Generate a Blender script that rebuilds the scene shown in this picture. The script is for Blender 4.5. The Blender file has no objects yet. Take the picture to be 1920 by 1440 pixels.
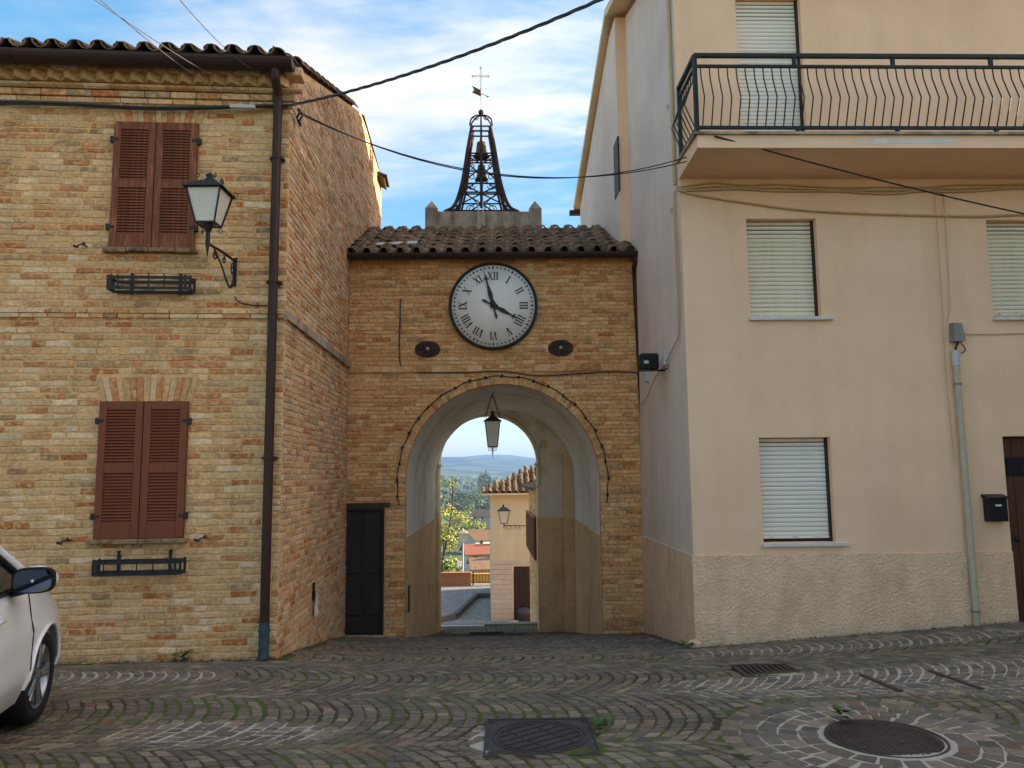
import bpy, bmesh, math, random
from mathutils import Vector, Matrix
rnd = random.Random(7)
SC = bpy.context.scene
COL = SC.collection
rad = math.radians
# ------------------------------------------------------------------ camera
EYE = 1.66
FPX = 1442.0            # focal length in pixels of a 1920 x 1440 picture
YAW, PITCH, ROLL = rad(2.0), rad(6.65), 0.010
F = Vector((math.sin(YAW) * math.cos(PITCH), math.cos(YAW) * math.cos(PITCH), math.sin(PITCH)))
R0 = F.cross(Vector((0, 0, 1))).normalized()
U0 = R0.cross(F)
RV = R0 * math.cos(ROLL) - U0 * math.sin(ROLL)
UV = U0 * math.cos(ROLL) + R0 * math.sin(ROLL)
cd = bpy.data.cameras.new('camera')
cam = bpy.data.objects.new('camera', cd)
COL.objects.link(cam)
cd.sensor_width = 36.0
cd.lens = 36.0 * FPX / 1920.0
cd.clip_start = 0.05
cd.clip_end = 20000
m = Matrix((RV, UV, -F)).transposed().to_4x4()
m.translation = Vector((0, 0, EYE))
cam.matrix_world = m
SC.camera = cam
# ------------------------------------------------------------------ light
SUN_EL, SUN_AZ = rad(16.5), rad(78.0)          # azimuth from +Y towards +X
SKY_STRENGTH, EXPOSURE = 0.13, 2.95
w = bpy.data.worlds.new('World')
SC.world = w
w.use_nodes = True
nt = w.node_tree
nt.nodes.clear()
N = nt.nodes.new
L = nt.links.new
wo = N('ShaderNodeOutputWorld')
bg = N('ShaderNodeBackground')
bg.inputs['Strength'].default_value = SKY_STRENGTH
sky = N('ShaderNodeTexSky')
sky.sky_type = 'NISHITA'
sky.sun_disc = False
sky.sun_elevation = SUN_EL
sky.sun_rotation = SUN_AZ
sky.altitude = 250
sky.air_density = 1.0
sky.dust_density = 0.0
sky.ozone_density = 1.6
tc = N('ShaderNodeTexCoord')
sep = N('ShaderNodeSeparateXYZ')
L(tc.outputs['Generated'], sep.inputs[0])
def wmath(op, a, b=None, clamp=False):
    n = N('ShaderNodeMath'); n.operation = op; n.use_clamp = clamp
    for i, v in enumerate((a, b)):
        if v is None: continue
        if isinstance(v, (int, float)): n.inputs[i].default_value = v
        else: L(v, n.inputs[i])
    return n.outputs[0]
zc = wmath('MAXIMUM', sep.outputs['Z'], 0.0)
den = wmath('ADD', zc, 0.26)
cx = wmath('DIVIDE', sep.outputs['X'], den)
cy = wmath('DIVIDE', sep.outputs['Y'], den)
comb = N('ShaderNodeCombineXYZ')
L(cx, comb.inputs[0]); L(cy, comb.inputs[1])
mp = N('ShaderNodeMapping')
mp.inputs['Rotation'].default_value = (0, 0, rad(48))
mp.inputs['Location'].default_value = (7.3, 4.2, 0)
mp.inputs['Scale'].default_value = (1.0, 1.5, 1.0)
L(comb.outputs[0], mp.inputs['Vector'])
n1 = N('ShaderNodeTexNoise')
n1.inputs['Scale'].default_value = 1.25
n1.inputs['Detail'].default_value = 9
n1.inputs['Roughness'].default_value = 0.58
n1.inputs['Distortion'].default_value = 0.55
L(mp.outputs[0], n1.inputs['Vector'])
n2 = N('ShaderNodeTexNoise')
n2.inputs['Scale'].default_value = 7.0
n2.inputs['Detail'].default_value = 6
n2.inputs['Distortion'].default_value = 1.2
mp2 = N('ShaderNodeMapping')
mp2.inputs['Rotation'].default_value = (0, 0, rad(38))
mp2.inputs['Scale'].default_value = (0.35, 1.6, 1.0)
L(comb.outputs[0], mp2.inputs['Vector'])
L(mp2.outputs[0], n2.inputs['Vector'])
mixn = wmath('ADD', wmath('MULTIPLY', n1.outputs['Fac'], 0.80), wmath('MULTIPLY', n2.outputs['Fac'], 0.20))
cr = N('ShaderNodeValToRGB')
cr.color_ramp.interpolation = 'EASE'
cr.color_ramp.elements[0].position = 0.41
cr.color_ramp.elements[0].color = (0.0, 0.0, 0.0, 1)
cr.color_ramp.elements[1].position = 0.75
cr.color_ramp.elements[1].color = (0.86, 0.86, 0.86, 1)
L(mixn, cr.inputs[0])
mx = N('ShaderNodeMix')
mx.data_type = 'RGBA'
L(cr.outputs['Color'], mx.inputs[0])
hs = N('ShaderNodeHueSaturation')
hs.inputs['Saturation'].default_value = 2.2
hs.inputs['Value'].default_value = 0.62
gm = N('ShaderNodeGamma')
gm.inputs['Gamma'].default_value = 0.42
L(sky.outputs[0], gm.inputs['Color'])
L(gm.outputs[0], hs.inputs['Color'])
L(hs.outputs[0], mx.inputs[6])
# forward scattering of clouds, with a warm glow added sunwards to brighten the shaded facades
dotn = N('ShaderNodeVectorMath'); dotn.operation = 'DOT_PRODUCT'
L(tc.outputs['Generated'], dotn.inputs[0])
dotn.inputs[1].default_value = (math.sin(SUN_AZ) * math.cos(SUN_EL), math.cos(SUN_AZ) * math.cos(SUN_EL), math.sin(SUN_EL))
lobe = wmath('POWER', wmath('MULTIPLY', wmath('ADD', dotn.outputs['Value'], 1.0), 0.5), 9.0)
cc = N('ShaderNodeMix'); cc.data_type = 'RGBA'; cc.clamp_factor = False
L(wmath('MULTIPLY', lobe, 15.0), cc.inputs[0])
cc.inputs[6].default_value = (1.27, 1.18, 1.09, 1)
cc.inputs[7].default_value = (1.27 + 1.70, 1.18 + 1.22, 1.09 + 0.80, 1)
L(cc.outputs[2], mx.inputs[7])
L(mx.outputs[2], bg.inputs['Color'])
L(bg.outputs[0], wo.inputs['Surface'])
sd = bpy.data.lights.new('sun', 'SUN')
sd.energy = 2.2
sd.angle = rad(0.53)
sd.color = (1.0, 0.83, 0.62)
sun = bpy.data.objects.new('sun', sd)
COL.objects.link(sun)
sdir = Vector((math.sin(SUN_AZ) * math.cos(SUN_EL), math.cos(SUN_AZ) * math.cos(SUN_EL), math.sin(SUN_EL)))
sun.rotation_euler = sdir.to_track_quat('Z', 'Y').to_euler()
sun.location = sdir * 50
vs = SC.view_settings
vs.view_transform = 'Standard'
vs.look = 'None'
vs.exposure = EXPOSURE
vs.gamma = 1.0
SC.cycles.max_bounces = 10
SC.cycles.diffuse_bounces = 8
SC.cycles.use_denoising = True

# ------------------------------------------------------------------ helpers
def ray(px, py):
    return (F + RV * ((px - 960) / FPX) + UV * ((720 - py) / FPX)).normalized()
CAMP = Vector((0, 0, EYE))
class Frame:
    """a vertical facade: local x along it, local y into the building, z up"""
    def __init__(s, x, y, ang):
        s.o = Vector((x, y, 0)); s.a = ang
        s.ux = Vector((math.cos(ang), math.sin(ang), 0)); s.uy = Vector((-math.sin(ang), math.cos(ang), 0))
    def at(s, px, py, d=0.0):
        """where the sight line of a photo pixel meets the facade plane moved d inwards -> local (x, z)"""
        r = ray(px, py); t = ((s.o + s.uy * d) - CAMP).dot(s.uy) / r.dot(s.uy)
        p = CAMP + r * t
        return (p - s.o).dot(s.ux), p.z
    def P(s, px, py, d=0.0):
        x, z = s.at(px, py, d); return Vector((x, d, z))
    def loc(s, p):
        q = Vector(p) - s.o; return Vector((q.dot(s.ux), q.dot(s.uy), p[2]))
    def W(s, x, y, z):
        return s.o + s.ux * x + s.uy * y + Vector((0, 0, z))
def onX(px, py, X):
    r = ray(px, py); t = X / r.x; return CAMP + r * t
def onY(px, py, Y):
    r = ray(px, py); t = Y / r.y; return CAMP + r * t
def onZ(px, py, Z):
    r = ray(px, py); t = (Z - EYE) / r.z; return CAMP + r * t
def S(r, g, b):
    def c(v):
        v /= 255.0
        return v / 12.92 if v <= 0.04045 else ((v + 0.055) / 1.055) ** 2.4
    return (c(r), c(g), c(b))

class MB:
    """collects shapes, then links them as one mesh object"""
    def __init__(s):
        s.v = []; s.f = []; s.c = []; s.col = None; s.sm = []
    def add(s, vs_, fs, smooth=False):
        o = len(s.v); s.v.extend([tuple(p) for p in vs_])
        for f in fs:
            s.f.append(tuple(i + o for i in f)); s.c.append(s.col); s.sm.append(smooth)
        return s
    def box(s, x0, x1, y0, y1, z0, z1):
        v = [(x0, y0, z0), (x1, y0, z0), (x1, y1, z0), (x0, y1, z0), (x0, y0, z1), (x1, y0, z1), (x1, y1, z1), (x0, y1, z1)]
        return s.add(v, [(0, 3, 2, 1), (4, 5, 6, 7), (0, 1, 5, 4), (1, 2, 6, 5), (2, 3, 7, 6), (3, 0, 4, 7)])
    def obox(s, c, ax, ay, az):
        """box about centre c with half-axis vectors"""
        c = Vector(c); ax = Vector(ax); ay = Vector(ay); az = Vector(az)
        v = [c + ax * i + ay * j + az * k for k in (-1, 1) for i, j in ((-1, -1), (1, -1), (1, 1), (-1, 1))]
        return s.add(v, [(0, 3, 2, 1), (4, 5, 6, 7), (0, 1, 5, 4), (1, 2, 6, 5), (2, 3, 7, 6), (3, 0, 4, 7)])
    def bbox(s, x0, x1, y0, y1, z0, z1, b=0.006):
        """box with chamfered edges"""
        bm = bmesh.new()
        bmesh.ops.create_cube(bm, size=1)
        for v in bm.verts:
            v.co = Vector((x0 if v.co.x < 0 else x1, y0 if v.co.y < 0 else y1, z0 if v.co.z < 0 else z1))
        bmesh.ops.bevel(bm, geom=bm.edges[:], offset=b, segments=1, affect='EDGES')
        bm.verts.ensure_lookup_table()
        s.add([v.co.copy() for v in bm.verts], [tuple(v.index for v in f.verts) for f in bm.faces])
        bm.free(); return s
    def tube(s, pts, r, n=8, closed=False, cap=True, flat=None):
        pts = [Vector(p) for p in pts]; k = len(pts)
        rs = r if isinstance(r, (list, tuple)) else [r] * k
        rings = []; up = None
        for i in range(k):
            a = pts[(i - 1) % k] if (closed or i) else pts[i]; b = pts[(i + 1) % k] if (closed or i < k - 1) else pts[i]
            t = (b - a)
            t = t.normalized() if t.length > 1e-9 else Vector((0, 0, 1))
            if up is None:
                up = Vector((0, 0, 1)) if abs(t.z) < 0.9 else Vector((1, 0, 0))
                if flat is not None: up = Vector(flat)
            up = up - t * up.dot(t)
            up = up.normalized() if up.length > 1e-6 else t.orthogonal().normalized()
            sd_ = t.cross(up)
            ru, rs_ = (rs[i], rs[i]) if not isinstance(rs[i], tuple) else rs[i]
            rings.append([pts[i] + up * (math.cos(2 * math.pi * j / n + math.pi / n) * ru) + sd_ * (math.sin(2 * math.pi * j / n + math.pi / n) * rs_) for j in range(n)])
        v = [p for q in rings for p in q]; f = []
        for i in range(k if closed else k - 1):
            for j in range(n):
                i2 = (i + 1) % k; j2 = (j + 1) % n
                f.append((i * n + j, i * n + j2, i2 * n + j2, i2 * n + j))
        s.add(v, f, n > 4)
        if cap and not closed:
            s.add(rings[0], [tuple(range(n))]); s.add(rings[-1], [tuple(reversed(range(n)))])
        return s
    def lathe(s, prof, c=(0, 0, 0), n=20, axis='z', a0=0.0, a1=2 * math.pi):
        c = Vector(c); full = abs(a1 - a0 - 2 * math.pi) < 1e-6; m_ = n if full else n + 1
        v = []; f = []
        for (r_, h) in prof:
            for j in range(m_):
                a = a0 + (a1 - a0) * j / n
                x, y, z = r_ * math.cos(a), r_ * math.sin(a), h
                if axis == 'y': x, y, z = r_ * math.cos(a), h, r_ * math.sin(a)
                if axis == 'x': x, y, z = h, r_ * math.cos(a), r_ * math.sin(a)
                v.append(c + Vector((x, y, z)))
        for i in range(len(prof) - 1):
            for j in range(n):
                j2 = (j + 1) % m_
                f.append((i * m_ + j, i * m_ + j2, (i + 1) * m_ + j2, (i + 1) * m_ + j))
        return s.add(v, f, True)
    def prism(s, poly, y0, y1):
        """polygon in (x, z) extruded along y"""
        n = len(poly)
        v = [(p[0], y0, p[1]) for p in poly] + [(p[0], y1, p[1]) for p in poly]
        f = [tuple(range(n)), tuple(reversed(range(n, 2 * n)))] + [(i, i + n, (i + 1) % n + n, (i + 1) % n) for i in range(n)]
        return s.add(v, f)
    def sphere(s, c, r, n=12, k=8, sc=(1, 1, 1)):
        c = Vector(c); v = []; f = []
        for i in range(k + 1):
            t = math.pi * i / k
            for j in range(n):
                a = 2 * math.pi * j / n
                v.append(c + Vector((r * sc[0] * math.sin(t) * math.cos(a), r * sc[1] * math.sin(t) * math.sin(a), r * sc[2] * math.cos(t))))
        for i in range(k):
            for j in range(n):
                f.append((i * n + j, (i + 1) * n + j, (i + 1) * n + (j + 1) % n, i * n + (j + 1) % n))
        return s.add(v, f, True)
    def mesh(s, name):
        me = bpy.data.meshes.new(name)
        me.from_pydata(s.v, [], s.f)
        if any(s.sm): me.polygons.foreach_set('use_smooth', s.sm)
        if any(c is not None for c in s.c):
            at = me.color_attributes.new('tint', 'FLOAT_COLOR', 'CORNER')
            buf = []
            for p, c in zip(me.polygons, s.c):
                c = c or (0.5, 0.5, 0.5)
                buf.extend((c[0], c[1], c[2], 1.0) * p.loop_total)
            at.data.foreach_set('color', buf)
        me.update()
        return me
    def build(s, name, mat, parent=None, fix=False, kind=None):
        me = s.mesh(name)
        if fix:
            bm = bmesh.new(); bm.from_mesh(me); bmesh.ops.recalc_face_normals(bm, faces=bm.faces[:]); bm.to_mesh(me); bm.free()
        return put(name, me, mat, parent, kind)
def put(name, me, mat, parent=None, kind=None):
    o = bpy.data.objects.new(name, me); COL.objects.link(o)
    if mat is not None and not me.materials: me.materials.append(mat)
    if parent is not None: o.parent = parent
    if kind: o['kind'] = kind
    return o
def tag(o, label, cat, group=None):
    o['label'] = label; o['category'] = cat
    if group: o['group'] = group
    return o
def thing(name, label, cat, loc=(0, 0, 0), rz=0.0, group=None):
    o = bpy.data.objects.new(name, None); COL.objects.link(o)
    o.location = loc; o.rotation_euler = (0, 0, rz); o.empty_display_size = 0.2
    return tag(o, label, cat, group)
def copy_tree(o, parent=None):
    c = o.copy(); COL.objects.link(c)
    if parent is not None: c.parent = parent
    for ch in list(o.children): copy_tree(ch, c)
    return c
def spiral(c, r0, r1, turns, a0, ax, az, n=26):
    """spiral points about c in the plane of the vectors ax, az"""
    c = Vector(c); ax = Vector(ax); az = Vector(az); out = []
    for i in range(n + 1):
        t = i / n; r_ = r0 + (r1 - r0) * t; a = a0 + turns * 2 * math.pi * t
        out.append(c + ax * (r_ * math.cos(a)) + az * (r_ * math.sin(a)))
    return out
def sag(a, b, s_, n=24):
    a = Vector(a); b = Vector(b)
    return [a.lerp(b, i / n) - Vector((0, 0, s_ * 4 * (i / n) * (1 - i / n))) for i in range(n + 1)]
def smooth_path(pts, k=6):
    pts = [Vector(p) for p in pts]; out = []
    for i in range(len(pts) - 1):
        p0 = pts[max(i - 1, 0)]; p1 = pts[i]; p2 = pts[i + 1]; p3 = pts[min(i + 2, len(pts) - 1)]
        for j in range(k):
            t = j / k
            out.append(0.5 * ((2 * p1) + (p2 - p0) * t + (2 * p0 - 5 * p1 + 4 * p2 - p3) * t * t + (3 * p1 - p0 - 3 * p2 + p3) * t ** 3))
    out.append(pts[-1]); return out

# ------------------------------------------------------------------ materials
def pmat(name, col, rough=0.85, var=0.25, nscale=6.0, bump=0.15, bscale=80.0, bdist=0.004, metal=0.0, spec=0.3, col2=None, c2scale=2.0,
         c2lo=0.48, c2hi=0.68, tint=False, objrand=0.0, coat=0.0, stretch=(1, 1, 1), voronoi=False, trans=0.0, streak=0.0):
    m_ = bpy.data.materials.new(name); m_.use_nodes = True
    t = m_.node_tree; b = t.nodes['Principled BSDF']; n_ = t.nodes.new; l_ = t.links.new
    b.inputs['Roughness'].default_value = rough; b.inputs['Metallic'].default_value = metal
    b.inputs['Specular IOR Level'].default_value = spec
    if coat: b.inputs['Coat Weight'].default_value = coat; b.inputs['Coat Roughness'].default_value = 0.06
    if trans: b.inputs['Transmission Weight'].default_value = trans
    co = n_('ShaderNodeTexCoord'); mpn = n_('ShaderNodeMapping'); mpn.inputs['Scale'].default_value = stretch
    l_(co.outputs['Object'], mpn.inputs['Vector'])
    if tint:
        at = n_('ShaderNodeAttribute'); at.attribute_name = 'tint'; src = at.outputs['Color']
    else:
        rg = n_('ShaderNodeRGB'); rg.outputs[0].default_value = (*col, 1); src = rg.outputs[0]
    def mixc(fac, a, b_, mode='MIX'):
        x = n_('ShaderNodeMix'); x.data_type = 'RGBA'; x.blend_type = mode
        for i, v in ((0, fac), (6, a), (7, b_)):
            if isinstance(v, (int, float)): x.inputs[i].default_value = v
            elif isinstance(v, tuple): x.inputs[i].default_value = (*v, 1)
            else: l_(v, x.inputs[i])
        return x.outputs[2]
    if col2 is not None:
        no = n_('ShaderNodeTexNoise'); no.inputs['Scale'].default_value = c2scale; no.inputs['Detail'].default_value = 7; no.inputs['Roughness'].default_value = 0.65
        l_(mpn.outputs[0], no.inputs['Vector'])
        mr = n_('ShaderNodeMapRange'); mr.inputs[1].default_value = c2lo; mr.inputs[2].default_value = c2hi
        l_(no.outputs['Fac'], mr.inputs[0])
        src = mixc(mr.outputs[0], src, tuple(col2))
    if var:
        no = n_('ShaderNodeTexNoise'); no.inputs['Scale'].default_value = nscale; no.inputs['Detail'].default_value = 8; no.inputs['Roughness'].default_value = 0.7
        l_(mpn.outputs[0], no.inputs['Vector'])
        mr = n_('ShaderNodeMapRange'); mr.inputs[1].default_value = 0.3; mr.inputs[2].default_value = 0.7
        mr.inputs[3].default_value = 1 - var; mr.inputs[4].default_value = 1 + var
        l_(no.outputs['Fac'], mr.inputs[0])
        src = mixc(1.0, src, mr.outputs[0], 'MULTIPLY')
    if streak:
        m3 = n_('ShaderNodeMapping'); m3.inputs['Scale'].default_value = (3.5, 3.5, .22); l_(co.outputs['Object'], m3.inputs['Vector'])
        no = n_('ShaderNodeTexNoise'); no.inputs['Scale'].default_value = 1.6; no.inputs['Detail'].default_value = 6; no.inputs['Roughness'].default_value = .62; l_(m3.outputs[0], no.inputs['Vector'])
        mr = n_('ShaderNodeMapRange'); mr.inputs[1].default_value = 0.45; mr.inputs[2].default_value = 0.75; mr.inputs[3].default_value = 1.0; mr.inputs[4].default_value = 1 - streak
        l_(no.outputs['Fac'], mr.inputs[0]); src = mixc(1.0, src, mr.outputs[0], 'MULTIPLY')
    if objrand:
        oi = n_('ShaderNodeObjectInfo'); mr = n_('ShaderNodeMapRange'); mr.inputs[3].default_value = 1 - objrand; mr.inputs[4].default_value = 1 + objrand
        l_(oi.outputs['Random'], mr.inputs[0]); src = mixc(1.0, src, mr.outputs[0], 'MULTIPLY')
    l_(src, b.inputs['Base Color'])
    if bump:
        if voronoi:
            bn = n_('ShaderNodeTexVoronoi'); bn.inputs['Scale'].default_value = bscale; o_ = bn.outputs['Distance']
        else:
            bn = n_('ShaderNodeTexNoise'); bn.inputs['Scale'].default_value = bscale; bn.inputs['Detail'].default_value = 5; o_ = bn.outputs['Fac']
        l_(mpn.outputs[0], bn.inputs['Vector'])
        bp = n_('ShaderNodeBump'); bp.inputs['Strength'].default_value = bump; bp.inputs['Distance'].default_value = bdist
        l_(o_, bp.inputs['Height']); l_(bp.outputs[0], b.inputs['Normal'])
    return m_
M = {}
M['brick'] = pmat('brick', (1, 1, 1), 0.92, 0.34, 26, 0.9, 60, 0.008, tint=True, spec=0.12, col2=S(214, 178, 128), c2scale=13, c2lo=.48, c2hi=.72, streak=.20)
M['mortar'] = pmat('mortar', S(224, 178, 122), 0.95, 0.22, 9, 0.8, 45, 0.008, col2=S(176, 146, 104), c2scale=2.5, spec=0.1)
M['mortar_tower'] = pmat('mortar_tower', S(206, 160, 104), 0.95, 0.25, 9, 0.8, 45, 0.008, col2=S(172, 130, 84), c2scale=2.2, spec=0.1)
M['cream'] = pmat('cream_plaster', S(244, 203, 167), 0.9, 0.06, 1.2, 0.3, 90, 0.004, col2=S(236, 194, 156), c2scale=0.7, c2lo=0.42, c2hi=0.68, spec=0.2, streak=.06)
M['whiteplaster'] = pmat('white_plaster', S(226, 206, 188), 0.92, 0.05, 1.0, 0.3, 60, 0.004, col2=S(212, 192, 174), c2scale=0.8, c2lo=0.42, c2hi=0.7, spec=0.2, streak=.07)
M['vault'] = pmat('vault_plaster', S(247, 242, 235), 0.92, 0.05, 2.0, 0.3, 30, 0.006, col2=S(222, 210, 196), c2scale=1.6, spec=0.2, streak=.14)
M['rough'] = pmat('roughcast', S(242, 202, 165), 0.95, 0.10, 5, .9, 38, 0.03, spec=0.1, col2=S(226, 190, 150), c2scale=1.5, streak=.12)
M['roughdark'] = pmat('roughcast_passage', S(240, 206, 160), 0.95, 0.12, 5, 0.9, 42, 0.015, spec=0.1, col2=S(218, 182, 136), c2scale=1.8, streak=.10)
M['beige'] = pmat('beige_plaster', S(228, 202, 164), 0.92, 0.06, 2, 0.2, 60, spec=0.2)
M['concrete'] = pmat('old_concrete', S(176, 158, 136), 0.95, 0.25, 5, 0.6, 40, 0.006, col2=S(98, 88, 72), c2scale=3.2, c2lo=0.46, c2hi=0.7, stretch=(1.4, 1.4, 0.5), spec=0.1)
M['tile'] = pmat('roof_tile', S(150, 116, 88), 0.95, 0.35, 14, 0.6, 60, 0.006, col2=S(84, 74, 60), c2scale=7, c2lo=0.42, c2hi=0.62, objrand=0.35, spec=0.1)
M['gutter'] = pmat('brown_metal', S(60, 40, 34), 0.5, 0.12, 4, 0.05, 30, spec=0.25)
M['patina'] = pmat('patina_metal', S(58, 76, 84), 0.6, 0.3, 12, 0.2, 40, col2=S(52, 44, 40), c2scale=7)
M['shutter'] = pmat('shutter_wood', S(122, 62, 34), 0.55, 0.18, 5, 0.25, 30, 0.002, stretch=(6, 6, 0.7), spec=0.35)
M['shutterold'] = pmat('weathered_shutter_wood', S(124, 70, 46), 0.7, 0.22, 6, 0.35, 30, 0.002, col2=S(164, 104, 74), c2scale=6, c2lo=0.52, c2hi=0.75, stretch=(5, 5, 0.6), spec=0.25)
M['iron'] = pmat('black_iron', S(42, 41, 41), 0.55, 0.2, 12, 0.2, 60, spec=0.3)
M['rustiron'] = pmat('rusty_iron', S(58, 40, 34), 0.7, 0.3, 16, 0.3, 60, col2=S(92, 52, 36), c2scale=9, spec=0.3)
M['greeniron'] = pmat('green_painted_iron', S(30, 42, 38), 0.6, 0.2, 10, 0.2, 50, col2=S(74, 56, 44), c2scale=9, c2lo=0.56, c2hi=0.7, spec=0.25)
M['bronze'] = pmat('bell_bronze', S(96, 80, 52), 0.5, 0.3, 10, 0.2, 40, metal=0.7, col2=S(66, 62, 46), c2scale=6)
M['door'] = pmat('black_door', S(52, 47, 44), 0.65, 0.25, 4, 0.2, 40, stretch=(3, 3, 0.5), spec=0.2)
M['dial'] = pmat('clock_dial', S(248, 240, 230), 0.6, 0.04, 2, 0.05, 30, col2=S(222, 200, 170), c2scale=2.2, c2lo=0.62, c2hi=0.8)
M['black'] = pmat('black_paint', S(30, 31, 34), 0.5, 0.1, 8, 0.05, 40, spec=0.4)
M['slat'] = pmat('roller_slat', S(234, 222, 196), 0.6, 0.10, 3, 0.05, 30, col2=S(196, 180, 146), c2scale=4, c2lo=0.5, c2hi=0.75, stretch=(0.6, 1, 6), spec=0.3)
M['slatwhite'] = pmat('roller_slat_white', S(236, 228, 212), 0.55, 0.05, 3, 0.05, 30, spec=0.35)
M['sill'] = pmat('sill_stone', S(214, 206, 194), 0.7, 0.12, 9, 0.1, 50)
M['sillbrick'] = pmat('mossy_sill', S(150, 118, 84), 0.95, 0.35, 14, 0.5, 50, 0.006, col2=S(70, 66, 48), c2scale=9)
M['wood'] = pmat('brown_door_wood', S(86, 50, 34), 0.5, 0.2, 5, 0.15, 30, stretch=(8, 8, 0.6), spec=0.4)
M['darkframe'] = pmat('dark_frame', S(60, 40, 34), 0.6, 0.15, 6, 0.1, 40)
M['cable'] = pmat('grey_cable', S(78, 77, 75), 0.75, 0.2, 12, 0.1, 60)
M['cableblack'] = pmat('black_cable', S(34, 34, 36), 0.6, 0.1, 12, 0, 60)
M['cablebeige'] = pmat('painted_cable', S(200, 172, 130), 0.8, 0.12, 9, 0.1, 60)
M['greyplastic'] = pmat('grey_plastic', S(132, 128, 120), 0.6, 0.12, 6, 0.1, 40)
M['lightgrey'] = pmat('light_grey_plastic', S(190, 190, 186), 0.55, 0.06, 6, 0.05, 40)
M['galv'] = pmat('galvanised_pipe', S(184, 172, 148), 0.7, 0.15, 8, 0.1, 50)
M['frost'] = pmat('frosted_pane', S(224, 216, 200), 0.35, 0.06, 3, 0.02, 30, spec=0.5)
M['glass'] = pmat('dark_glass', S(28, 36, 42), 0.06, 0.0, 1, 0.0, 1, spec=0.7)
M['carpaint'] = pmat('silver_white_paint', S(234, 236, 238), 0.24, 0.02, 2, 0.0, 30, metal=0.0, coat=0.8, spec=0.5)
M['rubber'] = pmat('rubber', S(32, 32, 33), 0.85, 0.1, 12, 0.2, 60)
M['alloy'] = pmat('alloy', S(150, 152, 156), 0.32, 0.05, 8, 0.0, 40, metal=0.8)
M['blackplastic'] = pmat('black_plastic', S(26, 27, 29), 0.45, 0.05, 8, 0.05, 60)
M['mirror'] = pmat('mirror_glass', S(90, 100, 116), 0.03, 0, 1, 0, 1, metal=1.0)
M['castiron'] = pmat('cast_iron', S(66, 62, 59), 0.6, 0.25, 20, 0.3, 90, metal=0.0)
M['rustcast'] = pmat('rusty_cast_iron', S(82, 66, 58), 0.75, 0.25, 18, 0.3, 90, metal=0.15, col2=S(70, 58, 50), c2scale=6)
M['leaf'] = pmat('leaf', S(112, 122, 52), 0.6, 0.0, 2, 0, 1, tint=True, spec=0.25)
M['bark'] = pmat('bark', S(74, 62, 50), 0.95, 0.3, 12, 0.5, 30, 0.01)
M['weed'] = pmat('weed_leaf', S(70, 96, 40), 0.6, 0.25, 10, 0, 1)
M['cobble'] = pmat('porphyry', (1, 1, 1), 0.78, 0.28, 25, 0.6, 55, 0.006, tint=True, spec=0.3)
M['redtile'] = pmat('red_roof', S(158, 96, 72), 0.9, 0.25, 3, 0.3, 6, 0.05)
M['farwall'] = pmat('far_house_wall', S(206, 198, 186), 0.9, 0.06, 1, 0.1, 8)
M['farwall2'] = pmat('far_stone_wall', S(190, 174, 150), 0.9, 0.12, 2, 0.2, 8)
M['yellowwall'] = pmat('yellow_wall', S(214, 166, 84), 0.9, 0.08, 1, 0.1, 20)
M['brickred'] = pmat('terrace_brick', S(168, 112, 76), 0.92, 0.25, 12, 0.4, 40)
M['travertine'] = pmat('travertine_tile', S(200, 178, 156), 0.75, 0.10, 8, 0.1, 60, objrand=0.06)
M['bag'] = pmat('plastic_bag', S(214, 214, 212), 0.45, 0.08, 20, 0.3, 50)

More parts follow.
